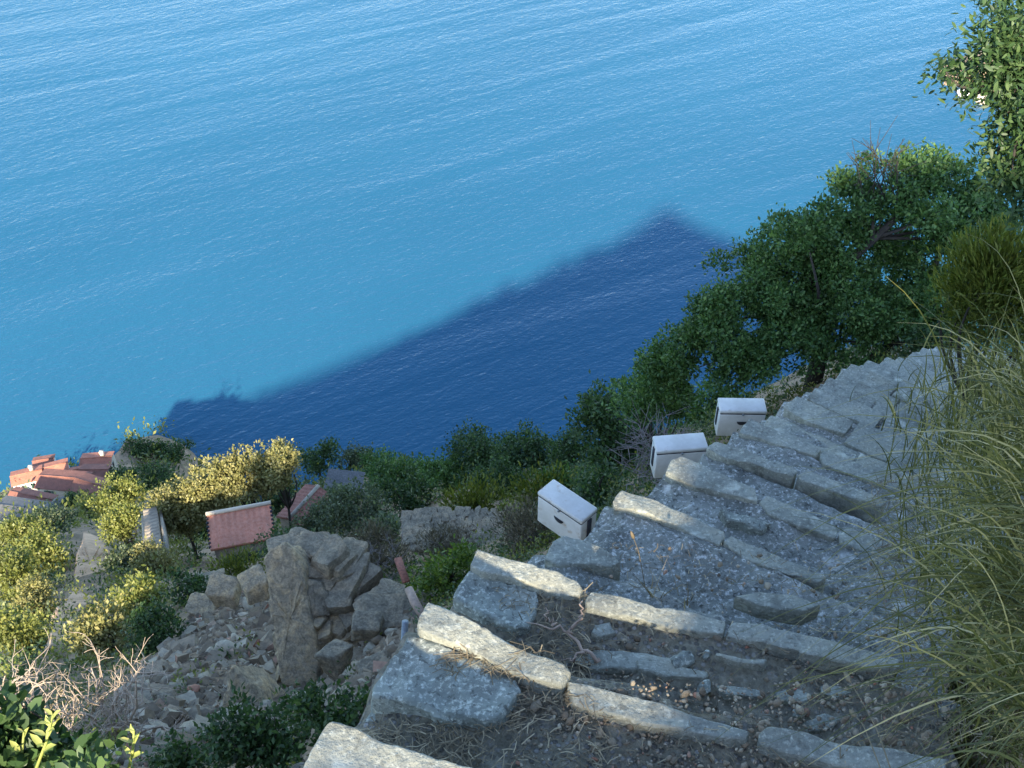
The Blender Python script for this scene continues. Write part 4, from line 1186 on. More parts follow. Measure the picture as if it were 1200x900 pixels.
PL = [
 # name, u, v, ru, rv, D, mat, label, opts
 ('heath_bush',1180,345,62,78,5.6,'heath','feathery yellow-green heath bush at the right edge above the long grass',dict(leaf_px=11,aspect=0.17,dens=7,sprig=True,up=1.1,per=20,clump=1.1,nl=10)),
 ('shrub',722,515,56,66,13.5,'dark','dark rounded shrub left of the big oak, above the nearest white box',dict(dens=5,nl=8,leaf_px=6)),
 ('shrub',700,575,42,34,12.5,'dark','low dark shrub just behind the nearest white box',dict(leaf_px=6,dens=5)),
 ('shrub',770,470,48,44,13,'oak','green shrub at the foot of the big oak, overhanging the dark sea',dict(leaf_px=6,dens=5)),
 ('shrub',1090,402,36,20,11.5,'dark','dark shrub closing the gap under the oak where the stairs vanish',dict(leaf_px=6,dens=5,fixed=True)),
 ('shrub',830,470,42,34,12,'oak','bushy green growth between the two farther white boxes and the oak',dict(leaf_px=6,dens=5)),
 ('shrub',560,532,44,40,26,'dark','rounded dark bush against the sea, left one of the pair above the dry wall',dict(leaf_px=5,nl=8)),
 ('shrub',612,528,44,44,26.5,'dark','broad dark bush against the sea, right of the rounded one above the dry wall',dict(leaf_px=5,nl=8)),
 ('shrub',662,528,30,38,27,'dark','dull blue-green bush against the sea, between the broad dark bush and the oak thicket',dict(leaf_px=5)),
 ('heath_bush',560,585,46,24,24,'heath','low mossy-green heath bush directly above the dry stone wall',dict(leaf_px=8,aspect=.25,sprig=True,up=1,dens=5)),
 ('heath_bush',640,575,34,26,23,'heath','olive heath bush between the dry stone wall and the nearest white box',dict(leaf_px=8,aspect=.25,sprig=True,up=1,dens=5)),
 ('dry_shrub',622,618,44,40,17,'dry','faded brown dry shrub left of the nearest white box',dict(leaf_px=6,aspect=.18,sprig=True,up=.8,dens=4,stem_m='greytwig')),
 ('lime_shrub',530,672,44,36,12,'lime','bright lime-green leafy shrub behind the upper left edge stones',dict(leaf_px=6.5,dens=3.2,nl=8)),
 ('dry_shrub',443,652,38,38,17,'dry','grey-purple half dead shrub right of the tall outcrop',dict(leaf_px=5,aspect=.16,sprig=True,up=.8,dens=3.5,stem_m='greytwig')),
 ('dry_shrub',520,640,36,22,17,'dry','thin grey dry shrub in front of the dry stone wall',dict(leaf_px=5,aspect=.16,sprig=True,up=.8,dens=2.6,stem_m='greytwig')),
 ('shrub',448,622,32,22,24,'olive','pale grey-green shrub with yellowish top beside the left end of the dry wall',dict(leaf_px=5)),
 ('olive_bush',420,600,50,36,42,'olive','large silvery olive bush in the middle of the slope below the slate shed',dict(leaf_px=5,nl=8)),
 ('olive_bush',372,612,30,30,48,'olive','silvery olive bush hiding the shed with the strip of red roof',dict(leaf_px=5)),
 ('shrub',480,585,40,34,44,'dark','dark green bush between the olive bushes and the heath above the dry wall',dict(leaf_px=5)),
 ('olive_bush',408,540,28,20,82,'olive','small pale olive tree near the sea, behind the slate shed',dict(leaf_px=4.5)),
 ('shrub',372,535,26,26,84,'dark','dark tree touching the right end of the row of lit trees',dict(leaf_px=4.5)),
 ('shrub',450,545,34,22,74,'oak','mid green bush at the sea edge right of the small olive tree',dict(leaf_px=4.5)),
 ('shrub',498,552,32,26,66,'oak','bright green bush at the sea edge left of the rounded dark bush',dict(leaf_px=4.5)),
 ('shrub',525,556,40,30,50,'oak','mid green bush behind the heath above the dry wall',dict(leaf_px=5,nl=8)),
 ('shrub',590,562,38,26,36,'dark','dark bush between the broad dark bush and the mossy heath',dict(leaf_px=5,nl=8)),
 ('shrub',468,562,36,24,60,'oak','green bush between the slate shed and the rounded dark bush',dict(leaf_px=5,nl=8)),
 ('olive_bush',388,588,30,24,50,'olive','silvery bush directly below the slate shed roof',dict(leaf_px=5,nl=8)),
 ('shrub',655,566,34,24,24,'oak','mid green bush left above the nearest white box',dict(leaf_px=5,nl=8)),
 ('shrub',335,590,26,26,66,'dark','dark bush between the tiled shed and the strip of red roof',dict(leaf_px=4.5)),
 ('shrub',330,640,34,20,40,'dark','shadowy bush below the tiled shed, above the tall outcrop',dict(leaf_px=5)),
 ('heath_bush',272,672,30,22,32,'heath','yellowish heath bush below the tiled shed, above the boulders',dict(leaf_px=6,aspect=.25,sprig=True,up=1)),
 ('shrub',290,646,34,15,45,'dark','dark bush covering the foot of the tiled shed',dict(leaf_px=4.5)),
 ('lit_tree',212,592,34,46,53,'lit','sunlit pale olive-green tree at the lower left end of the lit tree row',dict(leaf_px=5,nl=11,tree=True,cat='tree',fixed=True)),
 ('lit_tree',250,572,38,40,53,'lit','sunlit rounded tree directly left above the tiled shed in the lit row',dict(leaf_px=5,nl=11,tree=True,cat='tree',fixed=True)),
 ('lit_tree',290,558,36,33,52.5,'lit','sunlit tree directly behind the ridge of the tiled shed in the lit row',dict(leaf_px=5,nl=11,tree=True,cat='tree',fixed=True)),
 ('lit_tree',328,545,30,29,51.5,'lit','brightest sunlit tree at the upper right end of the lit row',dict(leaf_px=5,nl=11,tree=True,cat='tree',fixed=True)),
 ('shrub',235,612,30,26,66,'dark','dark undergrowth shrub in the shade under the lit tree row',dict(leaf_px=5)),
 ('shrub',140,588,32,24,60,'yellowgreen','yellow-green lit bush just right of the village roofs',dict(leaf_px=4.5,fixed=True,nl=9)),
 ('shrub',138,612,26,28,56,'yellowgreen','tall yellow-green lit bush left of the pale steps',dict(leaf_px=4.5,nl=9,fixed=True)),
 ('shrub',60,612,30,16,130,'olive','greyish bush below the little white annex of the village',dict(leaf_px=4.5)),
 ('shrub',103,596,20,14,140,'yellowgreen','small lit bush in front of the village, between annex and long roofs',dict(leaf_px=4.5)),
 ('shrub',22,628,34,24,96,'yellowgreen','lit bush at the left edge just below the slate roof',dict(leaf_px=4.5)),
 ('shrub',48,652,34,33,74,'yellowgreen','large lit yellow-green bush left of the bare pink earth',dict(leaf_px=5,nl=8)),
 ('shrub',12,680,32,42,60,'yellowgreen','lit green bush at the left edge, halfway down the slope',dict(leaf_px=5,nl=8)),
 ('shrub',45,708,30,32,52,'lit','pale lit bush beside the lower bare earth',dict(leaf_px=5)),
 ('shrub',25,745,38,38,41,'yellowgreen','yellow-green lit bush at the left edge above the bare twigs',dict(leaf_px=5.5,nl=8)),
 ('shrub',182,662,34,24,58,'lit','pale lit bush right below the flight of steps',dict(leaf_px=5,nl=8)),
 ('shrub',164,705,36,36,50,'yellowgreen','big lit bush right of the bare pink earth',dict(leaf_px=5,nl=9)),
 ('shrub',128,748,42,36,42,'lit','pale lit bush low on the slope above the rubble',dict(leaf_px=5.5,nl=9)),
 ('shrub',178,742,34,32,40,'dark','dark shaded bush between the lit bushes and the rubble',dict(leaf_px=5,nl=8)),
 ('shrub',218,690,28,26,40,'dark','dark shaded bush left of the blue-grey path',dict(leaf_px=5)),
 ('shrub',150,655,24,22,68,'olive','dull olive bush beside the foot of the flight of steps',dict(leaf_px=4.5)),
 ('shrub',200,528,24,16,250,'dark','dark tree group on the right flank of the knoll by the sea',dict(leaf_px=3.5)),
 ('shrub',160,522,24,14,246,'dark','dark scrub capping the knoll by the sea',dict(leaf_px=3.5)),
 ('shrub',155,508,7,5,246,'yellowgreen','single sunlit bush on top of the dark knoll by the sea',dict(leaf_px=3)),
 ('shrub',140,560,22,18,224,'dark','dark scrub on the left flank of the knoll beside the village',dict(leaf_px=3.5)),
 ('shrub',76,532,9,6,232,'yellowgreen','small lit bush between the village roofs and the sea',dict(leaf_px=3)),
 ('shrub',12,555,12,10,228,'yellowgreen','lit bush at the left edge above the village',dict(leaf_px=3.5)),
 ('shrub',90,586,26,9,205,'dark','dark hedge-like bush in front of the long village roof',dict(leaf_px=3.5)),
 ('shrub',190,560,30,22,170,'dark','dark bush between the knoll and the lit tree row',dict(leaf_px=3.5)),
 ('shrub',310,875,66,44,8.8,'dark','dark leafy bush at the bottom edge below the outcrop',dict(leaf_px=8,nl=9,dens=3.5)),
 ('shrub',395,850,52,50,9.0,'dark','dark leafy bush at the bottom left of the nearest slab',dict(leaf_px=8,nl=9,dens=3.5)),
 ('shrub',215,893,44,28,8,'dark','low dark bush at the bottom edge right of the yellow sprouts',dict(leaf_px=8,nl=6,dens=3.5)),
]
for (nm, u, v, ru, rv, D, mt, lab, op) in PL:
    plant(nm, u, v, ru, rv, D, mt, lab, **op)

# foreground shrub with big leaves and two young sprouts
def front_shrub():
    rng = np.random.default_rng(21); D = 3.6
    c = at(40, 900, D); root = thing('broadleaf_shrub', 'dark big-leaved shrub with pale young sprouts in the bottom left corner', 'shrub', (c[0], c[1], min(ground(c[0], c[1]), c[2] - .6)))
    lobes = [(15,885,34),(60,912,34),(0,850,18),(105,925,30),(-40,890,50),(30,822,9),(8,815,8)]
    L = []
    for (lu, lv, lr) in lobes:
        dd = D + rng.uniform(-.2, .3); q = at(lu, lv, dd); r = lr * dd / F; L.append((*q, r, r, r))
    mb = MB(); leaf_cloud(mb, rng, L, 1900, 0.046, 0.52, 10, 1.0, 0.4, 0.6, False, True); mb.build('foliage', M['dark'], root)
    mb = MB(); b = np.array(root.location); branches(mb, rng, b, [l[:3] for l in L] * 2, 0.012); mb.build('stem', M['bark'], root, smooth=True)
    def sprout(u0, v0, u1, v1, DD, nlf, size):
        a, b = at(u0, v0, DD + .1), at(u1, v1, DD); mb = MB()
        tube_mb(mb, [a, (a + b) / 2 + np.array([.005, 0, 0]), b], [0.005, 0.004, 0.003], 6)
        for k in range(nlf):
            f = 0.35 + 0.65 * k / (nlf - 1); p0 = a + (b - a) * f; an = k * 2.4
            dr = np.array([math.cos(an), math.sin(an) * .7, 0.55 + f * 0.7]); dr /= np.linalg.norm(dr)
            sd = np.cross(dr, (0, 0, 1.0)); sd /= np.linalg.norm(sd); Lf = size * rng.uniform(.7, 1.1) * (1.15 - 0.4 * f)
            nn = np.cross(sd, dr)
            V = [p0, p0 + dr*Lf*.3 - sd*Lf*.17 + nn*Lf*.03, p0 + dr*Lf*.65 - sd*Lf*.16 + nn*Lf*.02, p0 + dr*Lf - nn*Lf*.1, p0 + dr*Lf*.65 + sd*Lf*.16 + nn*Lf*.02, p0 + dr*Lf*.3 + sd*Lf*.17 + nn*Lf*.03, p0 + dr*Lf*.5 - nn*Lf*.03]
            mb.add(V, None, [(0,1,6),(1,2,6),(2,3,6),(3,4,6),(4,5,6),(5,0,6)])
        mb.build('sprout', M['sprout'], root)
    sprout(42, 902, 62, 838, 3.45, 10, 0.062); sprout(150, 905, 157, 856, 3.4, 8, 0.05); sprout(20, 905, 28, 858, 3.6, 5, 0.05)
front_shrub()

# bare twig shrub
def twig_shrub():
    rng = np.random.default_rng(5)
    root = thing('bare_twig_shrub', 'leafless shrub of pale tangled twigs left of the rubble', 'shrub', g_base(at(90, 880, 7.3)))
    mb = MB()
    def grow(p, d, L, r, depth):
        n = 3; pts = [p]
        for _ in range(n):
            d = d + rng.normal(size=3) * 0.28; d[2] += 0.03; d /= np.linalg.norm(d); pts.append(pts[-1] + d * L / n)
        tube_mb(mb, pts, np.linspace(r, r * 0.6, n + 1), 4, False)
        if depth:
            for _ in range(int(rng.integers(2, 5))):
                k = int(rng.integers(1, n + 1)); grow(pts[k], d * 0.6 + rng.normal(size=3) * 0.65, L * rng.uniform(.5, .8), r * 0.6, depth - 1)
    for (u, v) in ((35,870),(70,880),(105,865),(135,870),(150,850),(60,850),(20,860),(95,900)):
        s = at(u, v, 7.2 + rng.uniform(-.3, .4)); d = np.array([rng.normal() * .5, rng.normal() * .4, 0.8])
        for _ in range(4): grow(s + rng.normal(size=3) * .04, d + rng.normal(size=3) * .4, 0.32, 0.010, 3)
    mb.build('twigs', M['twig'], root)
    mb = MB(); L = [(*at(125, 815, 7.2), .1, .1, .08), (*at(60, 830, 7.2), .2, .15, .1), (*at(140, 850, 7.1), .1, .1, .1)]
    leaf_cloud(mb, rng, L, 220, 0.03, 0.5, 8, 2, .4, .4); mb.build('dry_leaves', M['straw'], root)
twig_shrub()

def dead_twigs(u0, u1, v0, v1, D, n, label, seed):
    rng = np.random.default_rng(seed); root = thing('dead_shrub', label, 'shrub', g_base(at((u0+u1)/2, v1, D))); mb = MB()
    for _ in range(n):
        s = at(rng.uniform(u0, u1), rng.uniform(v0, v1) + 10, D + rng.uniform(-.2, .3)); d = np.array([rng.normal() * .8, rng.normal() * .5, rng.uniform(.2, 1)]); d /= np.linalg.norm(d)
        L = rng.uniform(.15, .4); m1 = s + d * L * .5 + rng.normal(size=3) * .04; e = s + d * L + rng.normal(size=3) * .06
        tube_mb(mb, [s, m1, e], [0.005, 0.004, 0.002], 4, False)
        for _k in range(2): tube_mb(mb, [m1, m1 + d * L * .4 + rng.normal(size=3) * .08], [0.003, 0.0015], 4, False)
    mb.build('twigs', M['greytwig'], root)
dead_twigs(740, 800, 500, 560, 10.5, 90, 'tangle of grey dead twigs left of the middle white box', 91)
dead_twigs(410, 465, 630, 690, 16.6, 60, 'grey dead twig tangle right of the tall outcrop', 92)

# ------------------------------------------------------------------ scrub filling the slope (nobody could count it)
def scrub():
    rng = np.random.default_rng(101)
    bare = [[(92,632),(118,628),(125,660),(112,700),(85,712),(62,765),(52,770),(80,700)], RUB, [(205,690),(250,640),(262,650),(225,740),(205,735)], [(172,605),(190,602),(192,650),(172,650)],
            [(470,600),(590,596),(590,645),(472,648)]]
    by = {'dark': MB(), 'yellowgreen': MB(), 'olive': MB(), 'heath': MB()}
    vg = visible_ground(2600, -60, 800, 500, 900, rng)
    vg2 = visible_ground(700, 640, 1100, 400, 640, rng)
    for (u, v, D, x, y, z) in np.concatenate([vg, vg2]):
        if any(in_poly((u, v), b) for b in bare) and rng.random() < 0.96: continue
        if D > 190 and rng.random() < 0.35: continue
        if D < 4.5: continue
        leafpx = 5.0; r = rng.uniform(8, 20) * D / F; r = min(max(r, 0.12), 2.2)
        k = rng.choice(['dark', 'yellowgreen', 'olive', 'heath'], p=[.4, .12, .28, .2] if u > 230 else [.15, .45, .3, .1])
        leaf_cloud(by[k], rng, [(x, y, z + r * 0.15, r, r, r * 0.7)], 70, leafpx * D / F, 0.45, 10, 1.6, .2, .5)
    # scrub on the steep bank just left of the stairs
    xs = rng.uniform(-4, 3, 1500); ys = rng.uniform(1.2, 12, 1500)
    ex = np.interp(ys, [l[1] for l in LP], [l[0] for l in LP]); hz = height(xs, ys)
    px_ = world_px(np.stack([xs, ys, hz], 1))
    for x, y, z, e, q in zip(xs, ys, hz, ex, px_):
        if x > e - .35 or in_poly(q, RUB) or math.hypot(x, y) < 2.6: continue
        if abs(x - .2) < .3 and 2.6 < y < 3.2: continue
        Dd = math.sqrt(x * x + y * y + z * z); r = rng.uniform(.05, .13) * (1 + Dd * .08)
        k = rng.choice(['dark', 'olive', 'heath'], p=[.5, .25, .25])
        leaf_cloud(by[k], rng, [(x, y, z + r * .1, r, r, r * .6)], 50, .03, 0.45, 10, 1.3, .2, .5)
    # unseen loose leaves added behind the viewpoint only to dapple the light on the stairs
    m = 240
    r = rng.uniform(-1.0, .3, m); u = np.interp(r, PROF[:, 0], PROF[:, 1]) + rng.uniform(-.04, .16, m); a = rng.uniform(-2.6, -2.0, m)
    hv = np.array([HX, HY, 0])
    pos = r[:, None] * R_AX + a[:, None] * hv + np.stack([0 * u, 0 * u, (u - a * SIN_E) / COS_E], 1)
    d1 = rng.normal(size=(m, 3)); d1 /= np.linalg.norm(d1, axis=1)[:, None]; d2 = np.cross(d1, rng.normal(size=(m, 3))); d2 /= np.linalg.norm(d2, axis=1)[:, None]
    Lh = rng.uniform(.014, .034, m)[:, None]
    V = np.stack([pos - d1 * Lh, pos - d2 * Lh * .6, pos + d1 * Lh, pos + d2 * Lh * .6], 1).reshape(-1, 3)
    by['dark'].add(V, np.arange(m * 4).reshape(m, 4))
    labs = {'dark': 'low dark green scrub covering the slope, plus unseen leaves added to dapple the light', 'yellowgreen': 'low yellow-green scrub covering the slope', 'olive': 'low grey-green scrub covering the slope', 'heath': 'low mossy heath scrub covering the slope'}
    for k, b in by.items():
        tag(b.build('scrub', M[k]), labs[k], 'scrub', kind='stuff')
scrub()

# ------------------------------------------------------------------ flight of pale steps on the far slope
def far_steps():
    a, b = at(178, 604, 53), at(183, 650, 46); t = thing('garden_steps', 'narrow flight of pale stone steps beside the lit tree row', 'steps', b)
    d = b - a; hz = np.array([d[0], d[1], 0]); hz /= np.linalg.norm(hz); sd = np.array([-hz[1], hz[0], 0])
    n = 12
    for k in range(n):
        p = a + d * (k + .5) / n; mb = MB()
        box_mb(mb, p + np.array([0, 0, .15]), sd, hz, (0, 0, 1), 0.30, np.linalg.norm(d[:2]) / n * .25, 0.3); mb.build('step', M['step_stone'], t)
    for s in (-1, 1):
        mb = MB(); q0, q1 = a + sd * s * .40, b + sd * s * .40
        plank(mb, q0 + np.array([0, 0, -.45]), q1 + np.array([0, 0, -.45]), 0.12, 0.9); mb.build('side_wall', M['stonewall'], t)
far_steps()

# ------------------------------------------------------------------ far shore seen through the tree on the right
def far_shore():
    c0 = atz(1215, 96, SEA_Z); rng = np.random.default_rng(66); mb = MB()
    rock_mb(mb, c0 + np.array([20, 12, -6]), (55, 26, 14), rng, ICO4, 12, 0.3, 0.12); o = mb.build('headland', M['hill'], origin=c0, smooth=True)
    tag(o, 'far rocky shore glimpsed through the tree', 'shore', kind='structure')
    for k, (u, v, w, mt, lab) in enumerate([(1128,108,3.2,'white_render','bright white rock at the far shore, left end of the row behind the leaves'),(1150,114,3.6,'render','pinkish rock at the far shore, second in the row behind the leaves'),
            (1172,113,3.4,'white_render','pale rock at the far shore beside the ochre one'),(1165,103,3.0,'wood','ochre rock at the far shore above the pale one'),(1187,92,4.0,'render','largest tan rock at the far shore behind the tree')]):
        p = atz(u, v, SEA_Z + 1); mb = MB(); rock_mb(mb, p, (w, w * .8, w * .6), rng, ICO2, 12, k, 0.1)
        tag(mb.build('shore_rock', M[mt], origin=p), lab, 'rock')
far_shore()

# ------------------------------------------------------------------ grass, straw, stems
def blades(mb, rng, base, n, length, width, spread, lean, droop, seg=7, jitter=0.08):
    base = np.asarray(base, float)
    b = base + rng.normal(size=(n, 3)) * np.array([jitter, jitter, jitter * .3])
    an = rng.uniform(0, 2 * math.pi, n); sp = np.abs(rng.normal(size=n)) * spread
    d = np.stack([np.cos(an) * sp, np.sin(an) * sp, np.ones(n)], 1) + np.asarray(lean); d /= np.linalg.norm(d, axis=1)[:, None]
    L = length * rng.uniform(.45, 1.15, n); w = width * rng.uniform(.6, 1.2, n)
    t = np.linspace(0, 1, seg)
    dr = droop * rng.uniform(.4, 1.5, n)
    hd = d.copy(); hd[:, 2] = 0; hd /= np.linalg.norm(hd, axis=1)[:, None] + 1e-6
    P = b[:, None] + d[:, None] * (L[:, None] * t[None])[..., None]
    P = P + (hd[:, None] * 0.25 + np.array([0, 0, -1.0])) * (dr[:, None] * L[:, None] * t[None] ** 2.2)[..., None]
    P = P + rng.normal(size=(n, 1, 3)) * (t[None, :, None] ** 2) * 0.03
    sd = np.cross(d, rng.normal(size=(n, 3)) * .4 + np.array([0, -.6, .6])); sd /= np.linalg.norm(sd, axis=1)[:, None]
    ww = (w[:, None] * (1 - t[None] ** 2 * 0.9))[..., None]
    A = P - sd[:, None] * ww * .5; B = P + sd[:, None] * ww * .5
    V = np.stack([A, B], 2).reshape(-1, 3)
    k = np.arange(n)[:, None] * seg * 2 + np.arange(seg - 1)[None] * 2
    q = np.stack([k, k + 1, k + 3, k + 2], 2).reshape(-1, 4)
    mb.add(V, q)

def grass():
    rng = np.random.default_rng(15); mb = MB()
    for (u, v, D, n, L, w, lean, dr) in [
        (1240,610,2.35,330,.62,.0030,(-.55,-.15,.1),.75), (1235,520,2.8,330,.62,.0032,(-.4,-.1,.3),.6), (1225,720,2.1,260,.5,.0028,(-.55,-.2,0),.7), (1250,830,1.8,220,.45,.0026,(-.5,-.1,.1),.75),
        (1200,570,3.3,260,.6,.0034,(-.15,0,.5),.35), (1160,570,3.7,170,.5,.0034,(-.1,0,.5),.35), (1130,585,3.9,120,.38,.0034,(-.15,0,.4),.35), (1180,640,2.9,200,.45,.003,(-.2,0,.4),.45),
        (1105,520,4.6,200,.36,.0038,(-.1,0,.6),.3), (1185,495,4.4,320,.42,.0038,(-.1,0,.6),.3), (1130,460,5.6,160,.32,.0042,(0,0,.6),.3), (1095,605,3.4,80,.28,.003,(-.2,0,.3),.4), (1110,680,2.9,160,.25,.003,(-.2,0,.3),.4),
        (1150,700,2.6,240,.40,.0028,(-.25,0,.3),.5), (1170,790,2.2,160,.34,.0026,(-.3,0,.2),.6), (1120,760,2.5,80,.2,.0026,(-.2,0,.3),.5), (1235,450,4.2,260,.5,.0036,(-.1,0,.5),.3)]:
        c = at(u, v, D)
        blades(mb, rng, c, int(n * .62), L, w * 1.4, .42, lean, dr, 8, 0.05 * D / 2)
    vgr = visible_ground(700, 1050, 1260, 440, 900, rng)
    for (u, v, D, x, y, z) in vgr:
        if u < 1060 + max(0, 640 - v) * 0.12 and rng.random() < .7: continue
        if D < 9: blades(mb, rng, (x, y, z - .02), 12, .10 + .03 * min(D, 5), .0013 * max(D, 2), .7, (-.1, -.05, .1), .5, 5, 0.03 * D / 2)
    tag(mb.build('long_grass', M['grass']), 'long green and straw-coloured grass hanging over the right side of the stairs', 'grass', kind='stuff')
    mb = MB()
    # straw and leaf litter on the nearest treads
    def litter(n, u0, u1, v0, v1, z, Lm, mbx):
        for _ in range(n):
            u, v = rng.uniform(u0, u1), rng.uniform(v0, v1); p = atz(u, v, z) + np.array([0, 0, rng.uniform(.0, .012)])
            a = rng.uniform(0, math.pi); L = Lm * rng.uniform(.3, 1.3); d = np.array([math.cos(a), math.sin(a), rng.normal() * .12]); s = np.array([-d[1], d[0], 0]) * rng.uniform(.0005, .0011)
            c = np.array([rng.normal(), rng.normal(), abs(rng.normal())]) * L * .1
            mbx.add([p - d*L/2 - s, p - d*L/2 + s, p + c + s, p + c - s, p + d*L/2 + s, p + d*L/2 - s], [(0,1,2,3),(3,2,4,5)])
    litter(420, 580, 690, 690, 800, ZS[2] - .014, .035, mb); litter(160, 660, 1000, 730, 850, ZS[2] - .014, .022, mb); litter(240, 560, 720, 810, 900, ZS[1] - .014, .03, mb); litter(120, 700, 1150, 850, 900, ZS[1] - .011, .02, mb)
    litter(170, 520, 640, 765, 800, ZS[1] - .006, .05, mb); litter(450, 1030, 1180, 690, 880, ZS[2] - .006, .045, mb); litter(200, 650, 1000, 640, 700, ZS[3] - .02, .02, mb); litter(260, 430, 560, 850, 900, ZS[1] - .026, .04, mb)
    litter(500, 1020, 1100, 560, 700, ZS[4] - .0, .04, mb)
    tag(mb.build('straw_litter', M['straw']), 'dry straw and leaf litter scattered on the nearest steps', 'litter', kind='stuff')
    # pebbles
    mb = MB(); kinds = [chip(ICO1[0], rng, 6, .5, .9) for _ in range(6)]
    def pebbles(n, u0, u1, v0, v1, z, s0):
        for _ in range(n):
            p = atz(rng.uniform(u0, u1), rng.uniform(v0, v1), z); s = s0 * .62 * math.exp(rng.normal() * .6)
            mb.add((kinds[int(rng.integers(6))] * np.array([1.2, 1, .6]) * s) @ rot_rand(rng).T + p + np.array([0, 0, s * .1]), None, ICO1[1])
    pebbles(800, 680, 1110, 740, 850, ZS[2] - .019, .0042); pebbles(1600, 600, 1120, 800, 905, ZS[1] - .019, .0042); pebbles(120, 560, 700, 690, 800, ZS[2] - .019, .005)
    pebbles(260, 650, 1060, 640, 740, ZS[3] - .02, .004)
    tag(mb.build('pebbles', M['rubble']), 'small stone chips strewn over the gravel treads', 'pebbles', kind='stuff')
    # loose stones one can point to
    for (u, v, z, s, lab) in [(797,773,ZS[2]-.008,.022,'pale loose stone lying on the gravel tread between the two nearest edges'),(936,835,ZS[2]-.008,.011,'round grey loose stone on the tread above the nearest dark edge stone'),
                              (828,768,ZS[2]-.008,.010,'small brownish loose stone right of the pale one'),(825,806,ZS[2]-.008,.016,'dull flat loose stone below the pale one')]:
        p = atz(u, v, z); e = MB(); rock_mb(e, p, (s * 1.2, s, s * .7), np.random.default_rng(int(u)), ICO2, 10, .4, .08)
        tag(e.build('loose_stone', M['slab'], origin=p), lab, 'stone')
    # dry stems with seed heads
    def stem(pts, lab, name='grass_stem', head=0.05, r=0.0012):
        e = MB(); P = np.array([at(*q) for q in pts]); root = thing(name, lab, 'grass stem', P[0])
        k = np.linspace(0, 1, 12); idx = np.linspace(0, 1, len(P)); C = np.stack([np.interp(k, idx, P[:, j]) for j in range(3)], 1)
        tube_mb(e, C, np.linspace(r, r * .6, 12), 5); e.build('stalk', M['straw'], root, smooth=True)
        if head:
            e = MB(); d = C[-1] - C[-3]; d /= np.linalg.norm(d); tube_mb(e, [C[-1], C[-1] + d*head*.3, C[-1] + d*head*.7, C[-1] + d*head], [.0012, .0045, .0038, .0008], 7); e.build('seed_head', M['straw'], root, smooth=True)
    stem([(1046,908,1.75),(1030,860,1.8),(1012,825,1.85),(997,800,1.9)], 'taller dry grass stem with seed head over the nearest gravel tread', head=.035)
    stem([(1036,912,1.72),(1024,880,1.76),(1012,850,1.8),(1003,840,1.82)], 'shorter dry grass stem with seed head over the nearest gravel tread', head=.022)
    stem([(758,700,2.75),(752,665,2.68),(748,645,2.62),(743,632,2.6)], 'thin dry stem rising behind the sunlit edge stone', head=.025)
    for (u, v, n, L, lab) in [(766,704,16,.10,'larger tuft of dead straw standing behind the sunlit edge stone'),(797,708,10,.07,'smaller tuft of dead straw right of the larger one')]:
        e = MB(); p = atz(u, v, ZS[3] - .03); blades(e, rng, p, n, L, .0032, .45, (0, 0, .4), .15, 6, .012)
        tag(e.build('straw_tuft', M['straw'], origin=p), lab, 'straw tuft')
    e = MB(); p = atz(675, 745, ZS[2] - .02)
    root_pts = [atz(622, 732, ZS[2]), atz(650, 735, ZS[2] + .02), atz(668, 742, ZS[2] + .01), atz(682, 762, ZS[2] + .005), atz(702, 775, ZS[2] - .01)]
    def wob(P, r0):
        k = np.linspace(0, 1, 16); C = np.stack([np.interp(k, np.linspace(0, 1, len(P)), np.array(P)[:, j]) for j in range(3)], 1) + rng.normal(size=(16, 3)) * .0035
        tube_mb(e, C, r0 * (1 - .7 * k) * rng.uniform(.8, 1.2, 16), 6)
    wob(root_pts[::-1], .0045); wob([root_pts[2], atz(680, 722, ZS[2] + .03), atz(685, 705, ZS[2] + .02)], .004); wob([root_pts[3], atz(672, 775, ZS[2] + .01), atz(655, 772, ZS[2])], .003); wob([root_pts[1], atz(640, 722, ZS[2] + .02), atz(640, 712, ZS[2] + .01)], .0025)
    tag(e.build('dry_root', M['wood'], origin=p, smooth=True), 'forked dry root lying beside the left edge stones', 'root')
grass()

# ------------------------------------------------------------------ light, sky, camera
world = bpy.data.worlds.new('World'); SC.world = world; world.use_nodes = True
nt = world.node_tree; nt.nodes.clear()
sky = nt.nodes.new('ShaderNodeTexSky'); sky.sky_type = 'NISHITA'; sky.sun_disc = False
EL = math.asin(SIN_E)
sky.sun_elevation = EL; sky.sun_rotation = math.atan2(-SUN_T[0], -SUN_T[1])
sky.altitude = 180; sky.air_density = 1.0; sky.dust_density = 0.6; sky.ozone_density = 2.5
bg = nt.nodes.new('ShaderNodeBackground'); bg.inputs[1].default_value = 0.15
wo = nt.nodes.new('ShaderNodeOutputWorld'); nt.links.new(sky.outputs[0], bg.inputs[0]); nt.links.new(bg.outputs[0], wo.inputs[0])

sl = bpy.data.lights.new('sun', 'SUN'); sl.energy = 4.6; sl.angle = math.radians(1.3); sl.color = (1.0, 0.86, 0.66)
so = bpy.data.objects.new('sun', sl); COL.objects.link(so)
so.rotation_euler = Vector(SUN_T).to_track_quat('-Z', 'Y').to_euler()

cam = bpy.data.cameras.new('camera'); cam.sensor_width = 36.0; cam.sensor_fit = 'HORIZONTAL'; cam.lens = 36.0 * F / 1200.0
cam.clip_start = 0.05; cam.clip_end = 60000
co = bpy.data.objects.new('camera', cam); COL.objects.link(co)
co.location = (0, 0, 0); co.rotation_euler = (math.pi / 2 - TH, 0, 0)
SC.camera = co

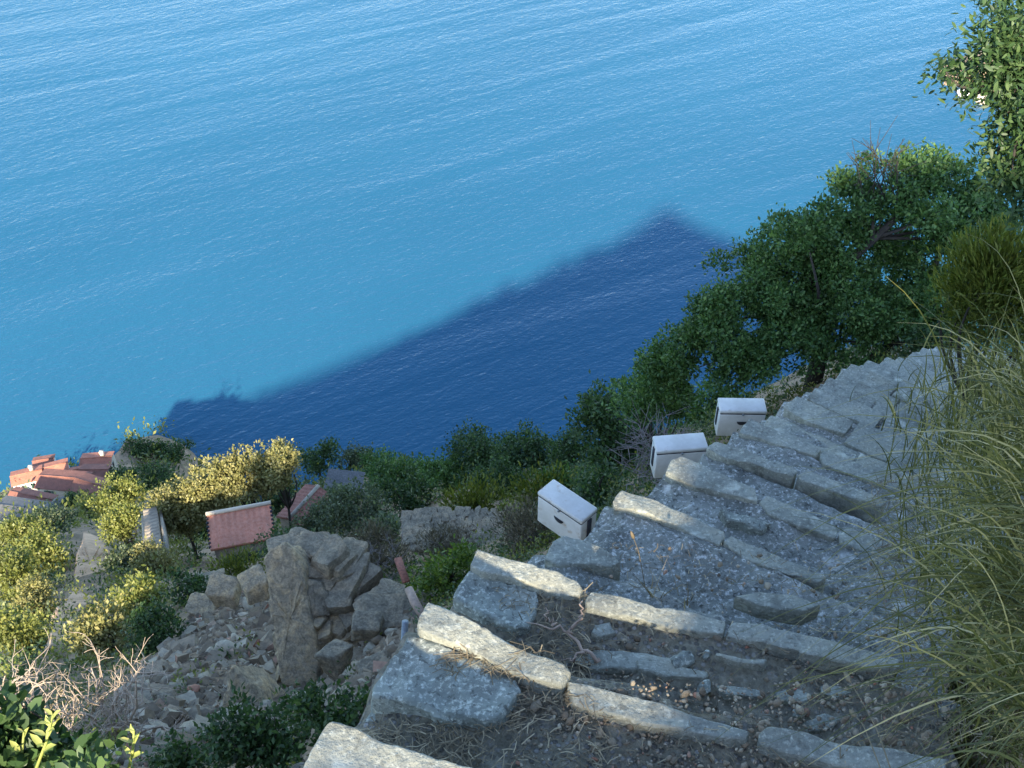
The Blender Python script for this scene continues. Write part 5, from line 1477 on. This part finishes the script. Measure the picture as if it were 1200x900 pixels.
SC.view_settings.view_transform = 'Standard'; SC.view_settings.look = 'None'; SC.view_settings.gamma = 1.0
SC.view_settings.exposure = 1.8; SC.view_settings.use_curve_mapping = False
SC.cycles.use_denoising = True
SC.cycles.max_bounces = 6; SC.cycles.diffuse_bounces = 3; SC.cycles.transmission_bounces = 3
